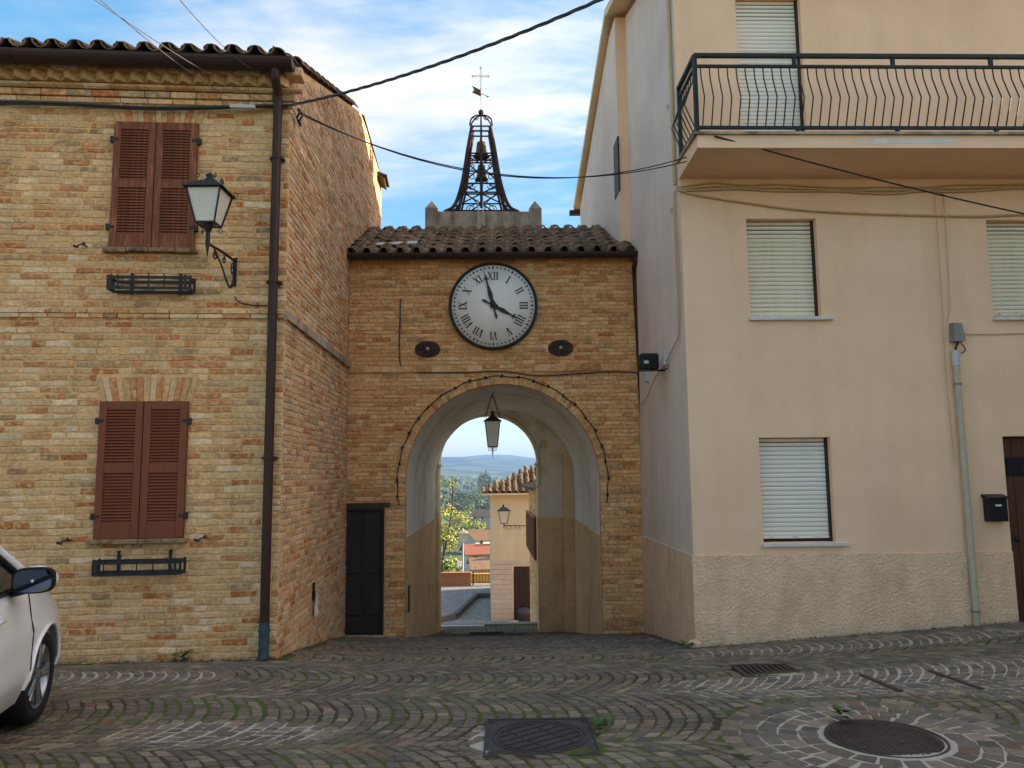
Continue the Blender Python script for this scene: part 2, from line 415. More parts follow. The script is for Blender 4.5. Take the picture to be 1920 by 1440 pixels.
# paving joints: dark earth, moss in patches, pale mortar in patches (each patch has its own outline)
def joint_material():
    m_ = bpy.data.materials.new('paving_joint'); m_.use_nodes = True
    t = m_.node_tree; b = t.nodes['Principled BSDF']; n_ = t.nodes.new; l_ = t.links.new
    b.inputs['Roughness'].default_value = 0.95; b.inputs['Specular IOR Level'].default_value = 0.1
    co = n_('ShaderNodeTexCoord')
    sp = n_('ShaderNodeSeparateXYZ'); l_(co.outputs['Object'], sp.inputs[0])
    def ma(op, a, c=None, clamp=False):
        q = n_('ShaderNodeMath'); q.operation = op; q.use_clamp = clamp
        for i, v in enumerate((a, c)):
            if v is None: continue
            if isinstance(v, (int, float)): q.inputs[i].default_value = v
            else: l_(v, q.inputs[i])
        return q.outputs[0]
    no = n_('ShaderNodeTexNoise'); no.inputs['Scale'].default_value = 1.1; no.inputs['Detail'].default_value = 5; l_(co.outputs['Object'], no.inputs['Vector'])
    fine = n_('ShaderNodeTexNoise'); fine.inputs['Scale'].default_value = 14; fine.inputs['Detail'].default_value = 5; l_(co.outputs['Object'], fine.inputs['Vector'])
    moss = ma('MULTIPLY', ma('SUBTRACT', ma('ADD', no.outputs['Fac'], ma('MULTIPLY', fine.outputs['Fac'], 0.55)), 0.69), 7.0, True)
    def blob(cx_, cy_, rx, ry, s_=1.0):
        dx = ma('DIVIDE', ma('SUBTRACT', sp.outputs['X'], cx_), rx); dy = ma('DIVIDE', ma('SUBTRACT', sp.outputs['Y'], cy_), ry)
        d2 = ma('ADD', ma('MULTIPLY', dx, dx), ma('MULTIPLY', dy, dy))
        return ma('MULTIPLY', ma('SUBTRACT', 1.15, ma('ADD', d2, ma('MULTIPLY', ma('SUBTRACT', fine.outputs['Fac'], 0.5), 1.2))), 3.0 * s_, True)
    pale = 0.0
    for args in PALE_PATCHES: pale = ma('MAXIMUM', pale, blob(*args))
    def mixc(f, a, c):
        x = n_('ShaderNodeMix'); x.data_type = 'RGBA'
        l_(f, x.inputs[0])
        for i, v in ((6, a), (7, c)):
            if isinstance(v, tuple): x.inputs[i].default_value = (*v, 1)
            else: l_(v, x.inputs[i])
        return x.outputs[2]
    c = mixc(moss, S(74, 63, 52), S(84, 92, 44))
    c = mixc(pale, c, S(178, 167, 152))
    l_(c, b.inputs['Base Color'])
    bp = n_('ShaderNodeBump'); bp.inputs['Strength'].default_value = 0.8; bp.inputs['Distance'].default_value = 0.01
    l_(fine.outputs['Fac'], bp.inputs['Height']); l_(bp.outputs[0], b.inputs['Normal'])
    return m_
# ------------------------------------------------------------------ ground
def lerp_table(tab, v):
    if v <= tab[0][0]: return tab[0][1]
    for (a, za), (b, zb) in zip(tab, tab[1:]):
        if v <= b:
            t = (v - a) / (b - a); return za + (zb - za) * t
    return tab[-1][1]
ZT = [(-30, 0.0), (4.6, 0.0), (6.6, -0.07), (8.2, -0.22), (9.6, -0.42), (11.6, -0.70), (13.5, -1.08), (16.6, -1.66), (17.9, -1.72), (20, -2.05), (27.6, -3.62), (60, -3.66)]
def zg(x, y):
    z = lerp_table(ZT, y)
    if y < 12.5:
        k = max(0.0, min(1.0, (y - 4.5) / 4.0)) * max(0.0, min(1.0, (12.5 - y) / 2.0))
        if x > 2.0: z += k * (x - 2.0) * 0.06
        elif x < -1.4: z += k * 0.06 * min(1.0, (-1.4 - x) / .7)
    return z
MH = onZ(1660, 1383, 0.0)          # round manhole
RC = onZ(1012, 1378, 0.0)          # square cover
MH_R = 0.355
PALE_PATCHES = [(MH.x, MH.y, 0.90, 0.90, .6), (3.0, 6.35, 1.7, 0.42), (5.4, 6.3, 2.4, 0.75), (-3.35, 7.05, 1.05, 0.4), (-1.75, 5.35, 0.75, 0.28), (0.2, 10.2, 3.0, 0.42, 0.45), (3.9, 8.1, 2.0, 0.4, 0.8), (RC.x - 0.38, RC.y - 0.02, 0.07, 0.3), (-1.6, 8.7, 0.7, 0.3)]
M['joint'] = joint_material()
def sheet(name, xs, ys, fz, mat, dz=0.0):
    b = MB(); nx = len(xs)
    v = [(x, y, fz(x, y) + dz) for y in ys for x in xs]
    f = [(j * nx + i, j * nx + i + 1, (j + 1) * nx + i + 1, (j + 1) * nx + i) for j in range(len(ys) - 1) for i in range(nx - 1)]
    b.add(v, f, True); return b.build(name, mat)
def frange(a, b, s_):
    n = max(1, round((b - a) / s_)); return [a + (b - a) * i / n for i in range(n + 1)]
piazza = sheet('piazza_paving', sorted(set(frange(-14, 14, 0.4) + [-1.4, -2.1, 2.0])), sorted(set([round(v, 3) for v in frange(-12, 18.2, 0.1)] + [t[0] for t in ZT if -12 < t[0] < 18.2] + [4.5, 8.5, 10.5, 12.5, 12.51])), zg, M['joint'])
piazza['kind'] = 'structure'
def project(p):
    v = Vector(p) - CAMP; z = v.dot(F)
    if z < 0.1: return (-9999, -9999)
    return (960 + FPX * v.dot(RV) / z, 720 - FPX * v.dot(UV) / z)
def in_frame(p, mrg=0):
    x, y = project(p); return -mrg < x < 1920 + mrg and -mrg < y < 1440 + mrg
# ---- porphyry cobbles laid in arcs, each a chamfered block
COBC = [S(117, 102, 87), S(106, 94, 82), S(126, 110, 92), S(99, 89, 79), S(123, 105, 86), S(111, 97, 86), S(107, 96, 78), S(134, 118, 98)]
def cobble_shape(b, q, h, rg):
    """q: four ground corners (x, y) anticlockwise"""
    c = Vector((sum(p[0] for p in q) / 4, sum(p[1] for p in q) / 4))
    col = rg.choice(COBC); k = rg.uniform(0.8, 1.2)
    if rg.random() < 0.03: col = S(124, 96, 80)
    b.col = tuple(v * k for v in col)
    tx, ty = rg.uniform(-.03, .03), rg.uniform(-.03, .03)
    base = []; mid = []; top = []
    for (x, y) in q:
        x += rg.uniform(-.009, .009); y += rg.uniform(-.008, .008)
        z = zg(x, y); dz = h + (x - c.x) * tx + (y - c.y) * ty
        base.append((x, y, z - .02)); mid.append((x, y, z + dz - .006))
        top.append((x + (c.x - x) * .14, y + (c.y - y) * .14, z + dz))
    v = base + mid + top
    f = [(8, 9, 10, 11)] + [(i, (i + 1) % 4, (i + 1) % 4 + 4, i + 4) for i in range(4)] + [(i + 4, (i + 1) % 4 + 4, (i + 1) % 4 + 8, i + 8) for i in range(4)]
    b.add(v, f)
GRATE = onZ(1437, 1259, zg(2.6, 6.9)); GRATE.z = zg(GRATE.x, GRATE.y)
def ground_free(x, y):
    if (x - MH.x) ** 2 + (y - MH.y) ** 2 < 1.02 ** 2: return False
    if abs(x - RC.x) < 0.365 and abs(y - RC.y) < 0.365: return False
    if abs(x - GRATE.x) < 0.28 and abs(y - GRATE.y) < 0.24: return False
    if x < -2.02 and y > 7.93 + (x + 2.09) * .0437: return False
    if y > 8.68 and x > 2.3: return False
    if y > 11.62 and (x < -1.25 or x > 1.75): return False
    return True
quads = []
rg = random.Random(11)
BW, PITCHX = 1.24, 0.102
yacc = 1.5
for bi in range(-1, 14):
    BW = rg.uniform(1.05, 1.4); y0 = yacc; yacc += BW; bulge = rg.uniform(.24, .38); skew = rg.uniform(-.12, .12)
    nacross = round(BW / .096)
    off = rg.uniform(0, .1)
    for k in range(-70, 80):
        xk = k * PITCHX + off + rg.uniform(-.007, .007)
        def XX(t, kk): return xk + kk * PITCHX + bulge * (1 - (2 * t - 1) ** 2) + skew * t
        cuts = [0.0] + [(i + rg.uniform(-.2, .2)) / nacross for i in range(1, nacross)] + [1.0]
        for i in range(nacross):
            t0, t1 = cuts[i], cuts[i + 1]
            g = 0.0095; gt = 0.008 / BW
            q = [(XX(t0 + gt, 0) + g, y0 + (t0 + gt) * BW), (XX(t0 + gt, 1) - g, y0 + (t0 + gt) * BW), (XX(t1 - gt, 1) - g, y0 + (t1 - gt) * BW), (XX(t1 - gt, 0) + g, y0 + (t1 - gt) * BW)]
            cxx = sum(p[0] for p in q) / 4; cyy = sum(p[1] for p in q) / 4
            if cyy < 3.2 or cyy > 17.6 or abs(cxx) > 7.0: continue
            if cyy > 8.75 and abs(cxx) > 2.6: continue
            if ground_free(cxx, cyy): quads.append(q)
for ri in range(5):
    r0 = MH_R + 0.045 + ri * 0.122; r1 = r0 + 0.112
    n = int(2 * math.pi * (r0 + r1) / 2 / 0.125); a0 = rg.uniform(0, 1)
    for i in range(n):
        a = a0 + 2 * math.pi * i / n + rg.uniform(-.02, .02); b_ = a0 + 2 * math.pi * (i + 1) / n - 0.014 / r0
        quads.append([(MH.x + r * math.cos(t), MH.y + r * math.sin(t)) for r, t in ((r0, a), (r1, a), (r1, b_), (r0, b_))])
def qscore(q):
    x = sum(p[0] for p in q) / 4; y = sum(p[1] for p in q) / 4
    return (x * x + y * y) if in_frame((x, y, zg(x, y)), -4) else 1e6 + y
quads.sort(key=qscore)
for i, q in enumerate(quads[:300]):
    b = MB(); cobble_shape(b, q, rg.uniform(.003, .007), rg); b.build('cobble', M['cobble'], piazza)
b = MB()
for q in quads[300:]: cobble_shape(b, q, rg.uniform(.003, .007), rg)
b.build('cobble_field', M['cobble'], piazza, kind='stuff')

# ------------------------------------------------------------------ brick walls
PAL_L = [(S(222, 188, 142), 32), (S(212, 174, 124), 28), (S(204, 162, 112), 16), (S(226, 202, 164), 12), (S(200, 144, 96), 12), (S(188, 122, 76), 8), (S(184, 156, 120), 7), (S(166, 138, 106), 3)]
PAL_S = [(S(206, 180, 148), 28), (S(194, 166, 134), 24), (S(214, 192, 162), 16), (S(190, 140, 104), 11), (S(174, 120, 86), 6), (S(184, 166, 142), 14), (S(164, 144, 120), 5)]
PAL_T = [(S(226, 180, 126), 34), (S(217, 168, 112), 28), (S(232, 194, 146), 20), (S(208, 152, 98), 12), (S(196, 130, 82), 6), (S(184, 148, 108), 5)]
def pick(pal, rg):
    t = rg.uniform(0, sum(w_ for _, w_ in pal))
    for c, w_ in pal:
        t -= w_
        if t <= 0: break
    k = rg.uniform(0.86, 1.12); return (c[0] * k * 1.06, c[1] * k * .935, c[2] * k * .89)
def brick_shape(b, s0, s1, z0, z1, front, mp_, rg):
    """worn brick: chamfered face with a wavering outline; mp_(s, d, z) places it, d outwards"""
    w_ = s1 - s0; j = lambda a: rg.uniform(-a, a)
    out = [(s0 + j(.009), z0 + j(.006)), (s0 + w_ * .35, z0 + j(.007)), (s0 + w_ * .7, z0 + j(.007)), (s1 + j(.009), z0 + j(.006)),
           (s1 + j(.009), z1 + j(.006)), (s0 + w_ * .65, z1 + j(.007)), (s0 + w_ * .3, z1 + j(.007)), (s0 + j(.009), z1 + j(.006))]
    cs, cz = (s0 + s1) / 2, (z0 + z1) / 2; ch = min(.006, w_ * .15)
    inn = [(s - math.copysign(min(ch, abs(s - cs)), s - cs), z - math.copysign(ch, z - cz)) for s, z in out]
    t = j(.002)
    v = [mp_(s, front - .006, z) for s, z in out] + [mp_(s, front + t + j(.001), z) for s, z in inn] + [mp_(s, -.012, z) for s, z in out]
    n = 8
    f = [tuple(range(n, 2 * n))] + [(i, (i + 1) % n, (i + 1) % n + n, i + n) for i in range(n)] + [(i + 2 * n, (i + 1) % n + 2 * n, (i + 1) % n, i) for i in range(n)]
    b.add(v, f)
def courses(s0, s1, z0, z1, ch, rg, free, lens=(.26, .28, .13, .28, .2), joint=.014):
    """rows of bricks; free(s, z) -> list of allowed (a, b) spans at that height"""
    out = []; z = z0
    while z < z1 - ch * .6:
        h = ch * rg.uniform(.88, 1.12)
        for (a, b_) in free((z + h / 2)):
            a = max(a, s0); b_ = min(b_, s1); s = a - rg.uniform(0, .2)
            while s < b_ - .02:
                l_ = rg.choice(lens) * rg.uniform(.9, 1.08); e = s + l_
                if b_ - e < .05: e = b_
                c0, c1 = max(s, a), min(e, b_)
                if c1 - c0 > .045: out.append((c0 + joint / 2, c1 - joint / 2, z + joint / 2, z + h - joint / 2))
                s = e
        z += h
    return out
def cut(spans, a, b_):
    out = []
    for (p, q) in spans:
        if b_ <= p or a >= q: out.append((p, q)); continue
        if a > p: out.append((p, a))
        if b_ < q: out.append((b_, q))
    return out
def lay(walls, parent, stuff_parent, name_stuff, rg, limit=300):
    """walls: list of (brick list, map, palette, front range, world function) -> the most visible become parts, the rest one mesh"""
    allb = []
    for bricks, mp_, pal, fr, wf in walls:
        for bk in bricks:
            p = wf(mp_((bk[0] + bk[1]) / 2, 0, (bk[2] + bk[3]) / 2))
            sc = (bk[1] - bk[0]) * (bk[3] - bk[2]) / (p - CAMP).length_squared if in_frame(p, -6) else 0
            allb.append((sc, bk, mp_, pal, fr))
    allb.sort(key=lambda t: -t[0])
    rest = MB()
    for i, (sc, bk, mp_, pal, fr) in enumerate(allb):
        b = MB() if i < limit else rest
        b.col = pick(pal, rg); brick_shape(b, *bk, rg.uniform(*fr), mp_, rg)
        if i < limit: b.build('brick', M['brick'], parent)
    rest.build(name_stuff, M['brick'], stuff_parent, kind='stuff')

# ------------------------------------------------------------------ left brick house
FL = Frame(-2.09, 8.0, rad(2.5))
left = thing('brick_house', 'two storey yellow brick house with brown louvred shutters beside the arch', 'house', FL.o, FL.a)
SD = Vector((math.sin(FL.a), math.cos(FL.a), 0))        # the side wall runs straight back, slightly off square
def Lside(s, d, z): return Vector((SD.x * s + SD.y * d, SD.y * s - SD.x * d, z))
def Lfront(s, d, z): return Vector((s, -d, z))
LX0 = -5.2
ztop = 5.78
# window openings from the photo
def rect(fr, x0, y0, x1, y1):
    a = fr.at(x0, y0); b_ = fr.at(x1, y1); c = fr.at(x0, y1); d = fr.at(x1, y0)
    return ((a[0] + c[0]) / 2, (b_[0] + d[0]) / 2, (b_[1] + c[1]) / 2, (a[1] + d[1]) / 2)
WU = rect(FL, 212, 232, 369, 467)
WD = rect(FL, 184, 753, 350, 1009)
def side_top(s): return lerp_table([(0, 6.12), (4.75, 7.86), (5.6, 7.72), (7.15, 7.66)], s)
mo = MB()
def wallquads(mo, mp_, s0, s1, z0, z1, holes):
    ss = sorted(set([s0, s1] + [h for q in holes for h in q[:2]])); zs = sorted(set([z0, z1] + [h for q in holes for h in q[2:]]))
    for i in range(len(ss) - 1):
        for j in range(len(zs) - 1):
            cs, cz = (ss[i] + ss[i + 1]) / 2, (zs[j] + zs[j + 1]) / 2
            if any(h[0] < cs < h[1] and h[2] < cz < h[3] for h in holes): continue
            mo.add([mp_(ss[i], 0, zs[j]), mp_(ss[i + 1], 0, zs[j]), mp_(ss[i + 1], 0, zs[j + 1]), mp_(ss[i], 0, zs[j + 1])], [(0, 1, 2, 3)])
wallquads(mo, Lfront, LX0 - 2.5, 0, -0.6, ztop + .45, [WU, WD])
for h in (WU, WD):       # reveals of the openings and the dark room behind
    for (a, b_) in (((h[0], h[2]), (h[1], h[2])), ((h[1], h[2]), (h[1], h[3])), ((h[1], h[3]), (h[0], h[3])), ((h[0], h[3]), (h[0], h[2]))):
        mo.add([(a[0], 0, a[1]), (b_[0], 0, b_[1]), (b_[0], .25, b_[1]), (a[0], .25, a[1])], [(0, 1, 2, 3)])
    mo.add([(h[0], .25, h[2]), (h[1], .25, h[2]), (h[1], .25, h[3]), (h[0], .25, h[3])], [(0, 1, 2, 3)])
ss = frange(0, 7.15, .65)
for a, b_ in zip(ss, ss[1:]):
    mo.add([Lside(a, 0, -1.0), Lside(b_, 0, -1.0), Lside(b_, 0, side_top(b_)), Lside(a, 0, side_top(a))], [(0, 1, 2, 3)])
e = Lside(7.15, 0, 0)
mo.add([(e.x, e.y, -1), (e.x - 4, e.y, -1), (e.x - 4, e.y, side_top(7.15)), (e.x, e.y, side_top(7.15))], [(0, 1, 2, 3)])
Lwall = mo.build('wall', M['mortar'], left)
rgb = random.Random(5)
ZS0, ZS1 = FL.at(300, 597)[1], FL.at(300, 584)[1]       # string course
def lintel_zone(h): return (h[0] - .03, h[1] + .05, h[3], h[3] + .25)
def free_front(z):
    sp = [(LX0, 0.0)]
    for h in (WU, WD):
        if h[2] - .055 < z < h[3]: sp = cut(sp, h[0] - (.05 if z < h[2] else 0), h[1] + (.05 if z < h[2] else 0))
        lz = lintel_zone(h)
        if lz[2] <= z < lz[3]: sp = cut(sp, lz[0] - .015 + (lz[3] - z) * .10, lz[1] + .015 - (lz[3] - z) * .10)
    return sp
bf = courses(LX0, 0, -.35, ztop - .02, .0685, rgb, free_front)
def free_side(z):
    lo = 0.0; hi = 7.12
    if z < 4.9: hi = 3.75
    if z > 6.0:
        # the gable: start where the verge is above this height
        while lo < 4.75 and side_top(lo) < z + .05: lo += .05
        if z > side_top(7.1) - .04: hi = 5.2
    return [(lo, hi)] if hi > lo else []
bs = courses(0, 7.12, -.9, 7.8, .0685, rgb, free_side)
# flat arches of upright bricks above the two windows
upright = []
for h in (WU, WD):
    lz = lintel_zone(h); n = 15; c = (lz[0] + lz[1]) / 2
    for i in range(n):
        t = (i + .5) / n; x = lz[0] + (lz[1] - lz[0]) * t; wd = (lz[1] - lz[0]) / n * .5 - .006; lean = (x - c) * .16
        b = MB(); b.col = pick([(S(196, 134, 88), 1)] if i in (2, 5, 6, 9, 12) else PAL_L[:4], rgb)
        q = [(x - wd - lean * .35, lz[2] + .004), (x + wd - lean * .35, lz[2] + .004), (x + wd + lean * .65, lz[3]), (x - wd + lean * .65, lz[3])]
        b.add([(p[0], -.010 + rgb.uniform(-.002, .002), p[1]) for p in q] + [(p[0], .01, p[1]) for p in q], [(0, 1, 2, 3), (0, 4, 5, 1), (1, 5, 6, 2), (2, 6, 7, 3), (3, 7, 4, 0)])
        b.build('lintel_brick', M['brick'], left)
fw = lambda p: FL.W(p.x, p.y, p.z)
lay([(bf, Lfront, PAL_L, (.004, .009), fw), (bs, Lside, PAL_S, (.004, .011), fw)], Lwall, left, 'brick_courses', rgb, 270)
# string course running round the corner: two proud courses
for z0_, z1_ in ((ZS0, (ZS0 + ZS1) / 2 + .005), ((ZS0 + ZS1) / 2 + .012, ZS1 + .02)):
    x = LX0 - .3
    while x < .02:
        l_ = rgb.choice((.27, .27, .14)) * rgb.uniform(.94, 1.04); e_ = min(x + l_ - .009, .03); b = MB(); b.col = pick(PAL_L, rgb); b.bbox(x, e_, -.03 + rgb.uniform(-.003, .003), .02, z0_, z1_, .005); x += l_
        b.build('string_course_brick', M['brick'], left)
b = MB()
for i in range(10):
    s0_ = i * .385 - .03; b.obox(Lside(s0_ + .19, .018, (ZS0 + ZS1) / 2 + .0), SD * .19, Vector((SD.y, -SD.x, 0)) * .026, (0, 0, (ZS1 - ZS0) / 2 + .01))
b.build('side_string_course', M['concrete'], left)
# cornice: mouldings and a row of saw-tooth bricks
zc0 = FL.at(300, 197)[1]
b = MB()
prof = [(0, zc0 - .02), (.03, zc0), (.035, zc0 + .05), (.05, zc0 + .055), (.05, zc0 + .10)]
for z0_, z1_, d in ((zc0, zc0 + .055, .03), (zc0 + .06, zc0 + .125, .055), (zc0 + .31, zc0 + .40, .14)):
    x = LX0 - .6
    while x < .0:
        b = MB(); l_ = rgb.uniform(.24, .30); b.col = pick(PAL_L, rgb); b.bbox(x, min(x + l_ - .008, .0 + d), -d, .05, z0_, z1_, .004); x += l_; b.build('cornice_brick', M['brick'], left)
b = MB(); b.col = S(200, 160, 108)
x = LX0 - .6
while x < .02:
    l_ = rgb.uniform(.26, .3); b.col = pick(PAL_L, rgb)
    prof = [(-.06 - .045 * math.sin(t * math.pi), zc0 + .135 + t * .06) for t in (0, .25, .5, .75, 1)]
    v = [(xx, p[0], p[1]) for xx in (x, x + l_ - .006) for p in prof] + [(xx, .05, z_) for xx in (x, x + l_ - .006) for z_ in (zc0 + .135, zc0 + .195)]
    b.add(v, [(i, i + 5, i + 6, i + 1) for i in range(4)] + [(0, 1, 2, 3, 4, 11, 10), (9, 8, 7, 6, 5, 12, 13)]); x += l_
b.build('moulding', M['brick'], left)
tooth = MB(); tooth.col = S(206, 166, 112)
tooth.add([(-.084, 0, 0), (0, -.10, 0), (.084, 0, 0), (-.084, 0, .10), (0, -.10, .10), (.084, 0, .10)], [(0, 1, 4, 3), (1, 2, 5, 4), (0, 2, 1), (3, 4, 5)])
tm = tooth.mesh('saw_tooth_brick'); tm.materials.append(M['brick'])
x = -.09
while x > LX0 + .1:
    o = put('saw_tooth_brick', tm, None, left); o.location = (x, -.055, zc0 + .205); o.rotation_euler = (0, 0, rgb.uniform(-.05, .05)); x -= .168
zg0 = FL.at(300, 128, -.22)[1]      # gutter bottom
b = MB(); b.box(LX0 - .6, .02, -.16, .05, zc0 + .402, zg0 + .10); b.build('eave_board', M['mortar'], left)
def half_gutter(x0, x1, y, z, r, mat, parent, n=10):
    b = MB(); prof = [(y + r * math.cos(a), z + r * math.sin(a)) for a in [math.pi + math.pi * i / n for i in range(n + 1)]]
    prof += [(p[0] * 1 + (y - p[0]) * .08, p[1] + (.004 if i not in (0, n) else 0)) for i, p in reversed(list(enumerate(prof)))]
    m_ = len(prof); v = [(x, p[0], p[1]) for x in (x0, x1) for p in prof]
    b.add(v, [(i, (i + 1) % m_, (i + 1) % m_ + m_, i + m_) for i in range(m_)], False)
    b.add([v[i] for i in range(n + 1)], [tuple(range(n + 1))]); b.add([v[m_ + i] for i in range(n + 1)], [tuple(reversed(range(n + 1)))])
    for k in range(int((x1 - x0) / .9) + 1):
        x = x1 - .12 - k * .9; b.tube([(x, y + r * 1.04 * math.cos(a), z + r * 1.04 * math.sin(a)) for a in [math.pi + math.pi * i / 10 for i in range(11)]], .008, 5)
    return b.build('gutter', mat, parent, True)
half_gutter(LX0 - .6, .07, -.25, zg0 + .105, .105, M['gutter'], left)
# downpipe with collars and a bend at the top, its foot patinated
def pxl(px, py, d): x, z = FL.at(px, py, d); return Vector((x, d, z))
pt, pb = pxl(521, 200, -.09), pxl(494, 1236, -.09)
b = MB()
top = Vector((pt.x + .005, -.25, zg0 + .02))
b.tube(smooth_path([top, top + Vector((0, 0, -.10)), Vector((pt.x + .002, -.12, pt.z + .12)), pt]) + [pt.lerp(pb, i / 8) for i in range(1, 8)] + [pt.lerp(pb, .94)], .047, 12)
b.build('downpipe', M['gutter'], left)
b = MB(); b.tube([pt.lerp(pb, .938), pt.lerp(pb, .985), pb + Vector((0, -.02, 0))], [.052, .05, .056], 12); b.tube([pt.lerp(pb, .95), pt.lerp(pb, .955)], .058, 12)
b.build('pipe_foot', M['patina'], left)
for t in (.335, .655, .10):
    p = pt.lerp(pb, t); b = MB(); b.tube([p + Vector((0, 0, .015)), p - Vector((0, 0, .015))], .056, 12); b.box(p.x - .075, p.x + .075, p.y + .01, p.y + .09, p.z - .012, p.z + .012); b.build('pipe_collar', M['gutter'], left)
# roof: tiles at the eave and up the verge, a sheet of tile courses behind
def tile_mesh(name, l_=.42, r0=.088, r1=.07, th=.013, n=6, lift=0):
    b = MB(); v = []
    for (yy, r) in ((0, r0), (l_, r1)):
        for rr in (r, r - th):
            v += [(rr * math.cos(math.pi * i / n), yy, rr * math.sin(math.pi * i / n)) for i in range(n + 1)]
    k = n + 1; f = []
    for i in range(n):
        f += [(i, i + 1, 2 * k + i + 1, 2 * k + i), (k + i + 1, k + i, 3 * k + i, 3 * k + i + 1), (i + 1, i, k + i, k + i + 1), (2 * k + i, 2 * k + i + 1, 3 * k + i + 1, 3 * k + i)]
    f += [(0, 2 * k, 3 * k, k), (n, k + n, 3 * k + n, 2 * k + n)]
    b.add(v, f, False); me = b.mesh(name); me.materials.append(M['tile']); return me
TILE = tile_mesh('roof_tile')
def roof_tiles(parent, x0, x1, y0, z0, slope, pitch_x, rows, step, rg, pans=True, skip=None, name='roof_tile', flat=.85):
    """cover tiles over upturned pan tiles; eave at (y0, z0), rising along +y"""
    a = math.atan(slope); n = round((x1 - x0) / pitch_x)
    for i in range(n + 1):
        x = x0 + (x1 - x0) * i / n
        for j in range(rows):
            if skip and skip(i, j, n): continue
            y = y0 + j * step * math.cos(a); z = z0 + j * step * math.sin(a)
            o = put(name, TILE, None, parent); o.location = (x + rg.uniform(-.012, .012), y - .02 + rg.uniform(-.015, .015), z + .035 + rg.uniform(0, .012)); o.rotation_euler = (a - .035, rg.uniform(-.05, .05), rg.uniform(-.045, .045)); o.scale = (1, 1, flat)
            if pans and i < n:
                o = put('pan_tile', TILE, None, parent); o.location = (x + pitch_x / 2 + rg.uniform(-.01, .01), y - .05 + .40 * math.cos(a), z + .075 + .40 * math.sin(a)); o.rotation_euler = (a + .03, math.pi, math.pi + rg.uniform(-.04, .04)); o.rotation_euler = (-(a - .03), math.pi, 0)
                o.location = (x + pitch_x / 2, y - .05, z + .085)
zr = zg0 + .19
roof_tiles(left, LX0 - .3, -.08, -.30, zr - .06, .36, .222, 2, .33, rgb, flat=.66)
for j in range(2, 14):      # verge along the side wall
    o = put('roof_tile', TILE, None, left); s_ = -.30 + j * .33 * .94; p = Lside(s_, 0.0, 0); o.location = (p.x - .04, p.y, zr - .02 + (s_ + .3) * .36); o.rotation_euler = (math.atan(.36) - .03, rgb.uniform(-.04, .04), -FL.a + rgb.uniform(-.04, .04))
b = MB()
b.add([(LX0 - 2.4, -.22, zr - .03), (.0, -.22, zr - .03), Lside(4.9, 0, zr - .03 + 5.12 * .36), (LX0 - 2.4, 4.9, zr - .03 + 5.12 * .36)], [(0, 1, 2, 3)])
q = Lside(7.1, 0, 0); r_ = Lside(4.9, 0, 0)
b.add([(r_.x, r_.y, zr - .03 + 5.12 * .36), (q.x, q.y, 7.7), (LX0 - 2.4, q.y, 7.7), (LX0 - 2.4, 4.9, zr - .03 + 5.12 * .36)], [(0, 1, 2, 3)])
b.build('roof', M['tile'], left)
# far end of the side wall: a small ragged eave with boards
b = MB(); e = Lside(6.9, 0, 0)
for k_, (w_e, dz_) in enumerate(((.10, 0), (.07, -.05))): b = MB(); b.obox((e.x + w_e * .8, e.y - .1, 7.5 + dz_), (w_e, 0, -.04), (0, .3, 0), (.003, 0, .018)); b.build('eave_board', M['bark'], left)
# shutters
def shutter_window(parent, h, mat, y=-.045):
    x0, x1, z0, z1 = h; mid = (x0 + x1) / 2
    for k, (a, c) in enumerate(((x0, mid - .004), (mid + .004, x1))):
        st = .072; b = MB()
        b.bbox(a, a + st, y, y + .04, z0, z1, .004); b.bbox(c - st, c, y, y + .04, z0, z1, .004)
        zm = z0 + (z1 - z0) * .505
        for (p, q) in ((z1 - .085, z1), (zm - .045, zm + .045), (z0, z0 + .15)):
            b.bbox(a + st, c - st, y + .003, y + .037, p, q, .003)
        leaf = b.build('shutter', mat, parent)
        sl = MB(); wd = c - a - 2 * st
        sl.obox((0, 0, 0), (wd / 2, 0, 0), (0, .013, .017), (0, -.0035, .0025)); sm = sl.mesh('slat'); sm.materials.append(mat)
        for (p, q) in ((z0 + .15, zm - .045), (zm + .045, z1 - .085)):
            n = round((q - p) / .031)
            for i in range(n):
                o = put('slat', sm, None, leaf); o.location = ((a + c) / 2, y + .02, p + (i + .5) * (q - p) / n)
        bk = MB(); bk.box(a + st, c - st, y + .035, y + .045, z0 + .1, z1 - .05); bk.build('backing_board', M['darkframe'], leaf)
        for zz in (z0 + .22, z1 - .2):
            hb = MB(); xx = a if k == 0 else c; sg = -1 if k == 0 else 1
            hb.box(min(xx, xx + sg * .035), max(xx, xx + sg * .035), y - .004, y + .05, zz - .03, zz + .03); hb.box(min(xx, xx - sg * .05), max(xx, xx - sg * .05), y - .005, y + .0, zz - .015, zz + .015); hb.build('hinge', M['iron'], leaf)
shutter_window(left, WU, M['shutterold']); shutter_window(left, WD, M['shutter'])
for h in (WU, WD):
    b = MB(); x = h[0] - .045
    while x < h[1] + .02:
        e = min(x + rgb.uniform(.22, .3), h[1] + .05); b.bbox(x, e - .006, -.085, .02, h[2] - .052 + rgb.uniform(-.004, .004), h[2] - .004, .008); x = e
    b.build('window_sill', M['sillbrick'], left)
for px, py in ((158, 463), (128, 1013), (383, 1008)):       # iron shutter stays
    x, z = FL.at(px, py); b = MB(); b.tube([(x + .03, 0, z), (x + .025, -.07, z + .005), (x - .005, -.09, z), (x - .03, -.085, z - .015)], .008, 6); b.obox((x - .045, -.085, z - .02), (.025, 0, -.006), (0, .006, 0), (.003, 0, .012)); b.sphere((x + .026, -.07, z + .015), .016, 8, 6); b.build('shutter_stay', M['rustiron'], left)
